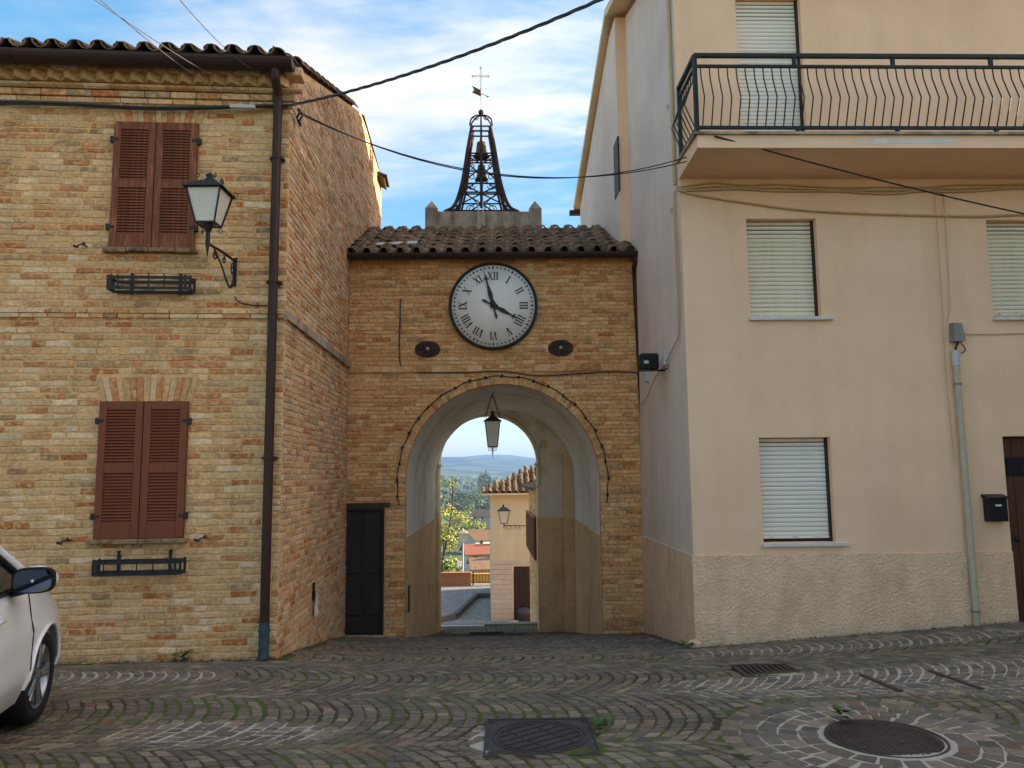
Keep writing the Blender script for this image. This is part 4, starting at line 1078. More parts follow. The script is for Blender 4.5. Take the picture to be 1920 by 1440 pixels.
v0 = onX(1155, 265, 2.16); v1 = onX(1155, 372, 2.16); l0 = FR.loc(v0); l1 = FR.loc(v1); sm_ = l0.y
b = MB(); b.obox(Rside(sm_, SP + .0, (l0.z + l1.z) / 2), SR * .2, SN * .012, (0, 0, (l0.z - l1.z) / 2)); b.build('slit_window', M['darkframe'], right)
# rough-cast plinth round the corner, slightly proud and uneven at the foot
def plinth(mp_, s0, s1, skip=None):
    b = MB(); xs = frange(s0, s1, .12); zs = frange(-1.0, DZ, .12)
    for i in range(len(xs) - 1):
        if skip and skip[0] < (xs[i] + xs[i + 1]) / 2 < skip[1]: continue
        for j in range(len(zs) - 1):
            b.add([mp_(x, .02 + .006 * math.sin(9 * x + 5 * z) * (1 if z < 0.1 else .3), z) for x, z in ((xs[i], zs[j]), (xs[i + 1], zs[j]), (xs[i + 1], zs[j + 1]), (xs[i], zs[j + 1]))], [(0, 1, 2, 3)], True)
        b.add([mp_(xs[i], .02, DZ), mp_(xs[i + 1], .02, DZ), mp_(xs[i + 1], 0, DZ + .006), mp_(xs[i], 0, DZ + .006)], [(0, 1, 2, 3)])
    return b.build('plinth', M['rough'], right)
plinth(Rf, -.02, D1[0]); plinth(Rf, D1[1], RW); plinth(lambda s, d, z: Rside(s, d, z), -.02, 2.86)
# broken plaster lump at the corner foot
b = MB(); b.sphere((-.03, -.03, zg(2.3, 8.7) + .03), .085, 12, 8, (1, .8, .7)); b.build('corner_rubble', M['rough'], right)
# roof and fascia
b = MB()
for s0_, s1_ in ((-.45, 3.3), (3.3, 8.2)):
    g0_ = lerp_table([(-.45, EAV + .0), (3.3, 9.2), (8.2, 7.56)], s0_) + .05; g1_ = lerp_table([(-.45, EAV), (3.3, 9.2), (8.2, 7.56)], s1_) + .05
    p0, p1 = Rside(s0_, SP + .12, g0_), Rside(s1_, SP + .12, g1_)
    v = [p0, Vector((RW + .2, p0.y, p0.z)), Vector((RW + .2, p1.y, p1.z)), p1]
    b.add(v + [p + Vector((0, 0, .14)) for p in v], [(0, 3, 2, 1), (4, 5, 6, 7), (0, 1, 5, 4), (1, 2, 6, 5), (2, 3, 7, 6), (3, 0, 4, 7)])
b.build('roof', M['beige'], right)
b = MB(); p = Rside(8.1, SP + .12, 7.50); b.box(p.x - .1, p.x + .3, p.y, p.y + .12, p.z, p.z + .1); b.build('rear_gutter', M['gutter'], right)
# roller shutters
def roller(parent, h, mat, gap=0.0, top_open=0, y=.10, frame=True):
    x0, x1, z0, z1 = h; n = round((z1 - z0 - .03 - gap) / .052); st = (z1 - z0 - .03 - gap) / n
    b = MB(); b.box(x0 + .001, x1 - .001, y + .03, y + .04, z0, z1)
    sh = b.build('roller_shutter', M['darkframe'], parent)
    s_ = MB(); w_ = x1 - x0 - .05
    pr = [(.010, -st / 2), (.0, -st / 2 + .004), (-.005, -.008), (-.004, .012), (.002, st / 2 - .006), (.010, st / 2 - .002)]
    v = [(xx, p[0], p[1]) for xx in (-w_ / 2, w_ / 2) for p in pr]; k = len(pr)
    s_.add(v, [(i, i + k, i + k + 1, i + 1) for i in range(k - 1)] + [tuple(range(k)), tuple(reversed(range(k, 2 * k)))], False)
    me = s_.mesh('slat'); me.materials.append(mat)
    for i in range(n):
        o = put('slat', me, None, sh); o.location = ((x0 + x1) / 2 - .008, y + .006, z0 + gap + .03 + (i + .5) * st)
        if i >= n - top_open and top_open: o.scale = (1, 1, .86)
    b = MB(); b.bbox(x0 + .012, x1 - .03, y - .006, y + .02, z0 + gap + .002, z0 + gap + .03, .004)
    for xx in (x0 + .13, x1 - .17): b.sphere((xx, y - .02, z0 + gap + .03), .016, 8, 6)
    b.build('bottom_rail', mat, sh)
    b = MB(); b.box((x0 + x1) / 2 - .04, (x0 + x1) / 2 + .02, y - .009, y - .006, z0 + gap + .012, z0 + gap + .028); b.build('maker_plate', M['lightgrey'], sh)
    b = MB(); b.box(x1 - .03, x1 - .002, y - .02, y + .03, z0, z1); b.build('guide_rail', M['darkframe'], sh); b = MB(); b.box(x0 + .002, x0 + .012, y - .01, y + .03, z0, z1); b.build('guide_rail', M['darkframe'], sh)
    return sh
roller(right, W1, M['slat'], 0, 3); roller(right, W2, M['slatwhite'], .035, 2); roller(right, W3, M['slat'], .03, 3); roller(right, W4, M['slatwhite'], 0, 5); roller(right, W5, M['slatwhite'])
for h in (W1, W2, W3):
    b = MB(); b.bbox(h[0] - .02, h[1] + .13, -.045, .12, h[2] - .045, h[2] - .003, .005); b.build('window_sill', M['sill'], right)
# brown door at the right edge
b = MB(); x0_, x1_, z0_, z1_ = D1
b.box(x0_, x1_, .11, .15, z0_, z1_)
dr = b.build('door', M['wood'], right)
b = MB(); b.box(x0_ + .03, x1_ - .03, .104, .112, z1_ - .46, z1_ - .25); b.build('glass_pane', M['glass'], dr)
for i in range(7):
    xx = x0_ + .03 + i * .13
    for u, v_ in ((z0_ + .02, z1_ - .47), (z1_ - .24, z1_ - .02)): b = MB(); b.bbox(xx + .004, xx + .126, .095, .115, u, v_, .006); b.build('plank', M['wood'], dr)
b = MB(); b.sphere((x0_ + .12, .07, z0_ + 1.0), .03, 10, 8); b.tube([(x0_ + .12, .1, z0_ + 1), (x0_ + .12, .07, z0_ + 1)], .012, 6); b.build('handle', M['iron'], dr)
b = MB(); b.bbox(x0_ - .05, x1_ + .05, -.1, .1, z0_ - .12, z0_ - .003, .01); b.build('door_step', M['sill'], right)
# balcony slab and railing with bellied bars
bx0 = -.01; bz1 = z0b - .02; bz0 = FR.at(1450, 277, -BP)[1]; bzw = FR.at(1450, 336, 0)[1]
b = MB(); b.add([(bx0, 0, bzw), (RW, 0, bzw), (RW, -BP, bz0), (bx0 + .02, -BP, bz0), (bx0, 0, bz1), (RW, 0, bz1), (RW, -BP, bz1), (bx0 + .02, -BP, bz1)], [(0, 3, 2, 1), (4, 5, 6, 7), (0, 1, 5, 4), (1, 2, 6, 5), (2, 3, 7, 6), (3, 0, 4, 7)])
b.build('balcony_slab', M['cream'], right)
b = MB(); b.box(bx0 - .02, RW, -BP - .03, -.002, bz1 + .001, bz1 + .03); b.build('balcony_edge', M['concrete'], right)
b = MB(); zz = bz1 - .07; b.prism([(1.78, zz - .02), (1.95, zz - .035), (2.2, zz - .02), (2.5, zz - .03), (2.86, zz - .01), (2.9, zz + .03), (2.6, zz + .035), (2.45, zz + .01), (2.1, zz + .03), (1.9, zz + .015)], -BP - .0025, -BP + .01); b.build('peeled_paint', M['sill'], right)
zt_, zm_, zb_ = (FR.at(1450, y_, -BP)[1] for y_ in (103, 123, 238))
def rail_run(p0, p1, posts, nb, parent):
    p0 = Vector(p0); p1 = Vector(p1); d = (p1 - p0).normalized(); out = Vector((d.y, -d.x, 0))
    b = MB()
    for z, hh, ww in ((zt_, .02, .024), (zm_, .014, .016), (zb_, .016, .016)):
        b.obox((p0 + p1) / 2 + Vector((0, 0, z)), (p1 - p0) / 2 + d * .012, out * ww, (0, 0, hh))
    for q in (p0, p1): b.obox(q + Vector((0, 0, (zt_ + bz1) / 2)), d * .02, out * .02, (0, 0, (zt_ - bz1) / 2))
    o = b.build('balcony_railing', M['greeniron'], parent)
    for t in posts:
        q = p0.lerp(p1, t); b = MB(); b.obox(q + Vector((0, 0, (zt_ + zm_) / 2)), d * .018, out * .018, (0, 0, (zt_ - zm_) / 2 - .015)); b.obox(q + Vector((0, 0, (zb_ + bz1) / 2)), d * .018, out * .018, (0, 0, (zb_ - bz1) / 2)); b.build('post', M['greeniron'], o)
    bm = MB(); H = zm_ - zb_; bm.tube([(0, 0, H), (0, -.015, H * .80), (0, -.115, H * .42), (0, -.10, H * .36), (0, -.01, .04), (0, 0, 0)], .0072, 6)
    me = bm.mesh('bar'); me.materials.append(M['greeniron']); ang = math.atan2(d.y, d.x)
    for i in range(nb):
        q = p0.lerp(p1, (i + .6) / nb); ob = put('bar', me, None, o); ob.location = q + Vector((0, 0, zb_)); ob.rotation_euler = (0, 0, ang)
rail_run((bx0 + .03, -BP + .02, 0), (RW, -BP + .02, 0), [.155, .31, .465, .62, .775, .93], 72, right)
rail_run((bx0 + .03, -.03, 0), (bx0 + .03, -BP + .045, 0), [], 7, right)
# thin painted pipe at the corner, ring hooks
c0 = FR.P(1254, 5, .12); c1 = FR.P(1263, 345, .12)
b = MB(); p = Rside(.12, .03, 0); b.tube([(p.x, p.y, 8.0), (p.x, p.y, 5.1)], .022, 8); b.build('painted_pipe', M['cablebeige'], right)
for s_, z in ((.35, 6.2), (.32, 4.85)):
    b = MB(); b.tube([Rside(s_ + .03 * math.cos(t), .03, z + .03 * math.sin(t)) for t in [i * .55 for i in range(10)]], .006, 5); b.build('ring_hook', M['cablebeige'], right)

# facade cables of the right house (each its own thing)
def wire(name, pts, r, mat, label, fr=None, group=None, smooth=True, n=6):
    b = MB(); P_ = [Vector(p) for p in pts]
    if smooth: P_ = smooth_path(P_)
    b.tube(P_, r, n); o = b.build(name, mat)
    if fr is not None: o.location = fr.o; o.rotation_euler = (0, 0, fr.a)
    return tag(o, label, 'cable', group)
def fp(fr, px, py, d=-.03): return fr.P(px, py, d)
for k, dy in enumerate((0, 5, 9)):
    wire('facade_cable', [fp(FR, x, y + dy + (2 if i % 2 else -1) * (k - 1)) for i, (x, y) in enumerate(((1268, 350), (1340, 344), (1390, 346), (1460, 347), (1560, 350), (1660, 352), (1730, 350), (1800, 348), (1925, 344), (2100, 340)))], .011, M['cablebeige'], 'cream painted cable under the balcony, %s of three' % ('topmost', 'middle', 'lowest')[k], FR, 'cables under the balcony')
wire('sagging_facade_cable', [fp(FR, x, y) for x, y in ((1268, 352), (1300, 364), (1400, 380), (1500, 393), (1620, 400), (1760, 404), (1840, 405), (1920, 402), (2080, 400))], .012, M['cablebeige'], 'cream cable sagging across the facade above the middle windows', FR)
for k, (xa, xb) in enumerate(((1752, 1790), (1768, 1792))):
    wire('vertical_facade_cable', [fp(FR, xa, 358), fp(FR, xa + 4, 410), fp(FR, xa + 14 - k * 2, 560), fp(FR, xa + 22 - 14 * k, 700 - 95 * k)] + ([fp(FR, 1790, 868)] if k == 0 else []), .006, M['cablebeige'], ('thin cream cable running down left of the grey conduit to its loose end', 'thin cream cable dropping into the grey meter box')[k], FR)
wire('box_cable', [fp(FR, 1803, 626, -.02), fp(FR, 1850, 627, -.012), fp(FR, 1925, 625, -.012), fp(FR, 2050, 625, -.012)], .006, M['cablebeige'], 'thin cable running right from the grey meter box', FR)
for k in range(2):
    xs_ = 1262 + 9 * k
    pp = [Rside(.15 + .06 * k, .02, 5.05), Rside(.16 + .07 * k, .02, 4.4), Rside(.12 + .08 * k, .02, 3.9), Rside(.17 + .05 * k, .02, 3.4), Rside(.28, .03, 3.22)]
    wire('corner_cable', [tuple(p) for p in pp], .009, M['cablebeige'], 'cream cable down the corner to the floodlight, %s of two' % ('outer' if k == 0 else 'inner'), FR, 'corner cables')
# grey meter box and conduit pipe
bx, bz = FR.at(1789, 625); q0 = FR.P(1791, 665, -.05); q1 = FR.P(1833, 1184, -.07)
con = thing('conduit_pipe', 'grey box with galvanised conduit pipe leaning down the cream facade', 'conduit', FR.W(q1.x, -.07, q1.z), FR.a)
def rel(p): return (p[0] - q1.x, p[1] + .07, p[2] - q1.z)
b = MB(); x0_, z0_ = bx - q1.x, bz - q1.z
b.add([(x0_ - .065, -.04, z0_ - .11), (x0_ + .065, -.04, z0_ - .11), (x0_ + .065, .068, z0_ - .11), (x0_ - .065, .068, z0_ - .11), (x0_ - .05, -.015, z0_ + .11), (x0_ + .05, -.015, z0_ + .11), (x0_ + .055, .068, z0_ + .12), (x0_ - .055, .068, z0_ + .12)], [(0, 3, 2, 1), (4, 5, 6, 7), (0, 1, 5, 4), (1, 2, 6, 5), (2, 3, 7, 6), (3, 0, 4, 7)]); b.build('meter_box', M['greyplastic'], con)
b = MB(); b.tube([rel(q0), rel(q1)], .037, 12); b.build('pipe', M['galv'], con)
b = MB(); b.tube([rel(q0 + Vector((0, 0, .05))), rel(q0 - Vector((0, 0, .13)))], .043, 12); b.build('pipe_sleeve', M['lightgrey'], con)
b = MB(); b.tube([(x0_, .01, z0_ - .11), rel(q0 + Vector((0, 0, .04)))], .012, 6); b.tube(smooth_path([(x0_ + .04, .03, z0_ - .11), (x0_ + .1, .04, z0_ - .2), (x0_ + .05, .05, z0_ - .24)]), .006, 5); b.build('lead_cable', M['cableblack'], con)
for t in (.11, .93):
    q = q0.lerp(q1, t); b = MB(); b.tube([rel(q + Vector((0, 0, .012))), rel(q - Vector((0, 0, .012)))], .043, 12); b.build('pipe_clamp', M['greyplastic'], con)
# letter box
mx_, mz_ = FR.at(1861, 952); mb_ = thing('letter_box', 'black metal letter box with small white name tag beside the brown door', 'letter box', FR.W(mx_, 0, mz_), FR.a)
b = MB(); b.bbox(-.112, .112, -.10, -.002, -.15, .12, .006); b.build('box', M['blackplastic'], mb_)
b = MB(); b.add([(-.125, -.125, .12), (.125, -.125, .12), (.125, 0, .155), (-.125, 0, .155), (-.125, -.125, .105), (.125, -.125, .105), (.125, 0, .12), (-.125, 0, .12)], [(0, 1, 2, 3), (0, 4, 5, 1), (4, 7, 6, 5), (1, 5, 6, 2), (0, 3, 7, 4)]); b.build('lid', M['blackplastic'], mb_)
b = MB(); b.bbox(-.085, .085, -.106, -.1, -.13, .075, .003); b.build('door_panel', M['blackplastic'], mb_)
b = MB(); b.box(-.035, .035, -.109, -.1062, .02, .042); b.build('name_tag', M['sill'], mb_)
# floodlight on the side wall
fl = FR.loc(onX(1238, 681, 2.28)); fs = fl.y
flo = thing('floodlight', 'black finned floodlight on the pale side wall beside the drainpipe', 'floodlight', FR.W(*Rside(fs, 0, fl.z)), FR.a)
b = MB(); b.bbox(-.34, -.10, -.17, .09, -.10, .11, .02); b.build('housing', M['blackplastic'], flo)
for i in range(9): b = MB(); b.box(-.30, -.11, -.185, -.168, -.085 + i * .02, -.077 + i * .02); b.build('fin', M['blackplastic'], flo)
b = MB(); b.box(-.30, -.24, -.1875, -.1852, -.03, .01); b.build('rating_label', M['lightgrey'], flo)
b = MB(); b.tube([(-.22, -.15, -.11), (-.10, -.19, -.115), (0, -.2, -.10)], .008, 6); b.obox((-.05, -.03, -.1), (.06, 0, 0), (0, .02, 0), (0, 0, .008)); b.build('bracket', M['blackplastic'], flo)
b = MB(); b.bbox(-.07, -.0, -.30, -.21, -.06, .12, .008); b.build('connection_box', M['lightgrey'], flo)
j2 = FR.loc(onX(1209, 707, 2.28)); b = MB(); b.bbox(-.06, 0, j2.y - fs - .05, j2.y - fs + .05, j2.z - fl.z - .07, j2.z - fl.z + .07, .008); b.build('junction_box', M['lightgrey'], flo)
wire('floodlight_cable', [Rside(.28, .03, 3.24), Rside(.8, .04, 3.05), Rside(1.5, .05, 2.9), Rside(2.1, .04, 2.7), Rside(2.7, .06, 2.62)], .009, M['cablebeige'], 'looping pale cable from the corner past the floodlight to the drainpipe', FR)
# ------------------------------------------------------------------ neighbouring house on the right of the square (out of frame, it shades the square)
nb = thing('neighbour_house', 'plain cream house closing the right side of the square', 'house', (9.3, -1.0, 0))
b = MB(); b.box(0, 8, -9, 10.4, -.5, 5.2); b.build('wall', M['cream'], nb)
b = MB(); b.add([(-.4, -9.4, 5.2), (8.4, -9.4, 5.2), (8.4, 10.6, 5.2), (-.4, 10.6, 5.2), (4, -9.4, 6.6), (4, 10.6, 6.6)], [(0, 1, 4), (1, 2, 5, 4), (2, 3, 5), (3, 0, 4, 5), (0, 3, 2, 1)]); b.build('roof', M['redtile'], nb)
for yy in (-6, -2.5, 1.0, 4.5):
    for zz in (1.1, 3.4): b = MB(); b.bbox(-.03, .02, yy, yy + .95, zz, zz + 1.45, .01); b.build('window', M['shutter'], nb)
# ------------------------------------------------------------------ lanterns
def lantern(parent, z0, wt, wb, h, mat, pane_mat, scroll=True, spike=False):
    """four-sided street lantern; z0 bottom, wt/wb half widths at top and bottom, h glass height"""
    for k in range(4):
        a = k * math.pi / 2; c, s = math.cos(a), math.sin(a)
        rot = lambda x, y: (x * c - y * s, x * s + y * c)
        q = [(-wb * .92, -wb * .95, z0 + .01), (wb * .92, -wb * .95, z0 + .01), (wt * .94, -wt * .96, z0 + h - .005), (-wt * .94, -wt * .96, z0 + h - .005)]
        b = MB(); b.add([(*rot(p[0], p[1]), p[2]) for p in q] + [(*rot(p[0], p[1] + .004), p[2]) for p in q], [(0, 1, 2, 3), (7, 6, 5, 4)]); b.build('pane', pane_mat, parent)
    b = MB()
    for sx, sy in ((-1, -1), (1, -1), (1, 1), (-1, 1)):
        b.tube([(sx * wb, sy * wb, z0), (sx * wt, sy * wt, z0 + h)], .011, 4)
    for r, z in ((wb, z0), (wt, z0 + h)):
        b.tube([(-r, -r, z), (r, -r, z), (r, r, z), (-r, r, z)], .011, 4, closed=True)
    b.build('frame', mat, parent)
    b = MB(); e = wt * 1.16; t = wt * .42; zt2 = z0 + h + wt * .62
    v = [(-e, -e, z0 + h + .005), (e, -e, z0 + h + .005), (e, e, z0 + h + .005), (-e, e, z0 + h + .005), (-t, -t, zt2), (t, -t, zt2), (t, t, zt2), (-t, t, zt2)]
    b.add(v, [(0, 3, 2, 1), (4, 5, 6, 7), (0, 1, 5, 4), (1, 2, 6, 5), (2, 3, 7, 6), (3, 0, 4, 7)])
    b.tube([(-e, -e, z0 + h + .005), (e, -e, z0 + h + .005), (e, e, z0 + h + .005), (-e, e, z0 + h + .005)], .008, 4, closed=True); b.build('cap', mat, parent)
    b = MB(); b.lathe([(t * .7, zt2), (t * .75, zt2 + .03), (t * .4, zt2 + .05), (t * .65, zt2 + .075), (t * .3, zt2 + .09), (0, zt2 + .12)], n=10)
    if scroll:
        for sx, sy in ((-1, -1), (1, -1), (1, 1), (-1, 1)):
            d = Vector((sx, sy, 0)).normalized()
            b.tube(spiral(Vector((sx * e * .98, sy * e * .98, z0 + h + .045)), .035, .012, 1.1, -math.pi / 2, d, (0, 0, 1), 14), .005, 4)
            b.tube(spiral(Vector((sx * t * 1.2, sy * t * 1.2, zt2 + .04)), .03, .010, 1.1, -math.pi / 2, d, (0, 0, 1), 12), .005, 4)
            b.tube(spiral(Vector((sx * wb * 1.0, sy * wb * 1.0, z0 - .045)), .034, .012, 1.1, math.pi / 2, d, (0, 0, 1), 14), .005, 4)
    b.build('finial', mat, parent)
mt = FL.P(441, 494, 0); LD = .62        # bracket foot on the wall, lantern hangs LD in front of it
lz = FL.at(390, 432, -LD)[1]; lx = FL.at(390, 437, -LD)[0]
wl = thing('wall_lantern', 'black iron wall lantern with frosted panes beside the upper shuttered window', 'street lamp', FL.W(mt.x, 0, mt.z), FL.a)
tip = Vector((lx - mt.x, -LD, lz - mt.z - .13)); foot = Vector((0, -.015, -.06))
b = MB(); arm0 = Vector((.0, -.01, .02)); b.tube([arm0, arm0.lerp(tip, .5) + Vector((0, 0, .012)), tip], .014, 6)
b.tube([tip + Vector((0, 0, .13)), tip, tip + Vector((0, 0, -.13))], [.02, .022, .004], 8)
b.build('bracket_arm', M['iron'], wl)
d = tip - arm0; dn = d.normalized(); dz = Vector((0, 0, 1)) - dn * dn.z; dz.normalize()
b = MB(); low = Vector((0, -.015, -.21))
b.tube(smooth_path([arm0 + d * .78 - dz * .02, arm0 + d * .55 - dz * .10, arm0 + d * .2 - dz * .30, low + Vector((0, -.05, -.02)), low + Vector((0, -.0, .04)), arm0 + Vector((0, -.01, -.1))], 6), [(.005, .02)] * 31, 4, flat=(1, 0, 0))
b.tube(spiral(low + Vector((0, -.07, .12)), .075, .02, 1.4, 0, (0, 1, 0), (0, 0, 1), 24), .008, 4)
b.tube(spiral(arm0 + d * .74 - dz * .07, .05, .015, 1.3, math.pi / 2, dn, dz, 20), .008, 4)
b.tube(spiral(arm0 + d * .42 - dz * .06, .04, .012, 1.2, math.pi / 2, dn, dz, 18), .008, 4)
b.box(-.02, .02, -.012, .0, -.25, .06); b.build('bracket_scroll', M['iron'], wl)
body = MB(); body.tube([tip + Vector((0, 0, .10)), tip + Vector((0, 0, .18))], [.02, .05], 8); body.build('lamp_socket', M['iron'], wl)
le = bpy.data.objects.new('lantern_head', None); COL.objects.link(le); le.parent = wl; le.location = tip + Vector((0, 0, .19)); le.rotation_euler = (0, 0, rad(-4)); le.scale = (.88, .88, .9)
lantern(le, 0, .185, .105, .36, M['iron'], M['frost'])
# lantern hanging in the arch on chains
hl = onY(924, 858, 12.95); hx, hy = hl.x, 12.95
crown = AZ + ARAD
hz1 = onY(924, 838, hy).z; hz2 = onY(924, 790, hy).z
hang = thing('hanging_lantern', 'dark hanging lantern on chains under the arch crown', 'lamp', (hx, hy, hz1))
lantern(hang, 0, .125, .078, hz2 - hz1, M['rustiron'], M['frost'], False)
b = MB()
for s_ in (-1, 1): b.tube(spiral((s_ * .05, 0, -.04), .035, .012, 1.2, math.pi / 2, (s_, 0, 0), (0, 0, 1), 14), .006, 4)
b.tube([(0, 0, .0), (0, 0, -.06), (0, 0, -.20)], [.012, .014, .002], 6); b.build('drop_finial', M['rustiron'], hang)
zc1 = crown - hz1
for s_ in (-1, 1):
    b = MB(); p0 = Vector((s_ * .125, 0, hz2 - hz1 + .06)); p1 = Vector((s_ * .02, 0, zc1 - .06)); n = 11
    for i in range(n):
        c = p0.lerp(p1, (i + .5) / n); dd = (p1 - p0).normalized(); side = Vector((0, 1, 0)) if i % 2 else dd.cross(Vector((0, 1, 0)))
        l_ = (p1 - p0).length / n * .72
        b.tube([c + dd * (l_ * math.cos(t)) + side * (.016 * math.sin(t)) for t in [2 * math.pi * k / 10 for k in range(10)]], .005, 4, closed=True)
    b.build('chain', M['rustiron'], hang)
b = MB(); b.tube([(0, 0, zc1 - .08), (0, 0, zc1 + .0)], .012, 6); b.lathe([(0, zc1 + .012), (.05, zc1 + .0), (.05, zc1 + .012)], n=12); b.build('ceiling_hook', M['rustiron'], hang)
# ------------------------------------------------------------------ flower box holders
for (x0p, y0p, x1p, y1p, lab) in ((200, 511, 356, 543, 'empty black iron flower box holder under the upper shuttered window'), (172, 1047, 337, 1082, 'empty black iron flower box holder under the lower shuttered window')):
    a, c = FL.P(x0p, y1p, -.22), FL.P(x1p, y0p, -.22); w_ = c.x - a.x; h_ = .15
    t = thing('flower_box_holder', lab, 'flower box', FL.W(a.x + w_ / 2, 0, a.z), FL.a, 'flower box holders')
    def strap(b, p, q, hgt=.03): p = Vector(p); q = Vector(q); b.obox((p + q) / 2, (q - p) / 2, Vector((0, 0, hgt / 2)), Vector((0, 0, 1)).cross((q - p).normalized()) * .003)
    for nm, z in (('upper_band', h_ - .02), ('lower_band', .02)):
        b = MB(); h_ = .165; P4 = [(-w_ / 2 + .03, -.03, z), (w_ / 2 - .03, -.03, z), (w_ / 2, -.07, z), (w_ / 2, -.20, z), (w_ / 2 - .04, -.225, z), (-w_ / 2 + .04, -.225, z), (-w_ / 2, -.20, z), (-w_ / 2, -.07, z)]
        for p, q in zip(P4, P4[1:] + P4[:1]): strap(b, p, q, .030)
        b.build(nm, M['iron'], t)
    for cx0, cy0 in ((-w_ / 2, -.20), (w_ / 2, -.20), (-w_ / 2 + .04, -.225), (w_ / 2 - .04, -.225), (-w_ / 2, -.07), (w_ / 2, -.07)): b = MB(); b.box(cx0 - .012, cx0 + .012, cy0 - .004, cy0 + .004, .005, h_ - .005); b.build('upright', M['iron'], t)
    for yy in (-.16, -.09): b = MB(); b.box(-w_ / 2 + .005, w_ / 2 - .005, yy - .012, yy + .012, .0, .006); b.build('base_strap', M['iron'], t)
    for i in range(5):
        xx = -w_ / 2 + .1 + i * (w_ - .2) / 4; b = MB(); b.tube([(xx, -.226, .01), (xx + .012, -.235, h_ * .5), (xx, -.226, h_)], .007, 5); b.build('bar', M['iron'], t)
    for xx in (-w_ / 2 + .16, w_ / 2 - .16): b = MB(); b.box(xx - .012, xx + .012, -.03, -.002, .0, h_ + .06); b.tube([(xx, -.03, h_ - .02), (xx, -.03, h_ + .05), (xx, 0, h_ + .06)], .008, 5); b.build('wall_hook', M['iron'], t)
# ------------------------------------------------------------------ cables over the street
A0 = FL.W(*FL.P(540, 198, -.12)); 
far = CAMP + ray(1180, -25) * 6.2
b = MB(); ctr = sag(A0, far, .10, 90)
for k in range(3): b.tube([p + Vector((0, .009 * math.cos(i * .55 + k * 2.094), .009 * math.sin(i * .55 + k * 2.094))) for i, p in enumerate(ctr)], .0075, 5)
tag(b.build('street_cable', M['cable']), 'thick twisted grey cable rising from the brick corner over the street', 'cable')
wire('facade_bundle_cable', [FL.W(*FL.P(x, y, -.07)) for x, y in ((-260, 186), (0, 193), (130, 196), (260, 203), (380, 203), (470, 199), (540, 198))], .02, M['cable'], 'grey cable bundle along the brick facade below the cornice')
wire('facade_bundle_cable', [FL.W(*FL.P(x, y, -.1)) for x, y in ((-260, 183), (0, 189), (130, 193), (260, 200), (380, 200), (500, 197), (540, 196))], .012, M['cable'], 'thinner grey cable just above the bundle along the brick facade')
bpt = FL.W(*FL.P(455, 200, -.11)); b = MB(); b.obox((0, 0, 0), (.13, 0, .0), (0, .02, 0), (0, 0, .018)); o = b.build('cable_splice', M['lightgrey']); o.location = bpt; o.rotation_euler = (0, 0, FL.a); tag(o, 'pale cable splice bar clipped on the facade cable bundle', 'cable splice')
K0 = FL.W(*FL.P(555, 208, -.1)); K1 = FR.W(*(Rside(0.02, .05, 5.55)))
K0 = Vector((-2.02, 8.1, FL.at(548, 205)[1])); 
for k in range(2):
    wire('span_wire', sag(K0 + Vector((0, 0, .02 * k)), FR.W(-.0, -.35, (bz0 + bzw) / 2 + .05 + .05 * k), .42 + .05 * k, 20), .006, M['cableblack'], 'thin black wire sagging across the gap in front of the bell cage, %s of two' % ('lower' if k else 'upper'), group='wires in front of the bell cage', smooth=False)
b = MB()
for k in range(4): b.tube([K0 + Vector((.02 * math.sin(t * 3), .05 * math.cos(t) + .01 * k, -.03 + (.07 + .01 * k) * math.sin(t))) for t in [2 * math.pi * i / 14 for i in range(14)]], .006, 5, closed=True)
tag(b.build('cable_coil', M['cableblack']), 'small coil of black wire on the brick corner by the downpipe', 'cable coil')
wire('balcony_cable', sag(FR.W(*FR.P(1340, 255, -.8)), FR.W(*FR.P(2330, 478, -.03)), .10, 18), .009, M['cableblack'], 'black cable slanting from the balcony corner down to the right', smooth=False)
for k, (xa, ya, xb, yb) in enumerate(((150, -20, 505, 197), (160, -25, 430, 182), (325, -15, 476, 132))):
    r0_ = CAMP + ray(xa, ya) * 5.6
    wire('overhead_wire', sag(r0_, FL.W(*FL.P(xb, yb, -.14)), .05, 12), 0.0032, M['cable'], ('thin overhead wire ending by the downpipe collar', 'thin overhead wire ending left of the downpipe', 'thin overhead wire ending at the cornice by the gutter')[k], group='overhead wires', smooth=False)
# festoon cable round the arch, wall cable and stub wires on the tower
b = MB(); rr = ARAD + RING * .75; pts = [(AC + (rr + .012 * math.sin(i * 2.1)) * math.cos(t), -.045, AZ + (rr + .012 * math.cos(i * 1.7)) * math.sin(t)) for i, t in enumerate([math.pi * (1.07 - 1.14 * i / 46) for i in range(47)])]
fest = thing('festoon_cable', 'black string light cable following the arch ring', 'string light', FT.W(AC, -.045, AZ), FT.a)
sh = Vector((AC, -.045, AZ)); b.tube([Vector(p) - sh for p in pts], .008, 6); b.build('cable', M['cableblack'], fest)
bm = MB(); bm.lathe([(0, .03), (.014, .025), (.018, 0), (.012, -.025), (0, -.03)], n=8); me = bm.mesh('lamp_holder'); me.materials.append(M['cableblack'])
for p in pts[1::2]: o = put('lamp_holder', me, None, fest); o.location = Vector(p) - sh; o.rotation_euler = (rgt.uniform(-.5, .5), rgt.uniform(-1, 1), 0)
wire('tower_cable', [FT.W(*FT.P(x, y, -.025)) for x, y in ((751, 560), (750, 600), (749, 650), (753, 690), (775, 697), (860, 698), (940, 696), (1010, 704), (1090, 700), (1150, 697), (1196, 699))], .011, M['cable'], 'grey cable down beside the clock and along above the arch')
wire('corner_wall_cable', [FL.W(*FL.P(x, y, -.03)) for x, y in ((440, 556), (448, 566), (470, 572), (500, 573))], .007, M['cableblack'], 'short black cable below the wall lantern by the string course')
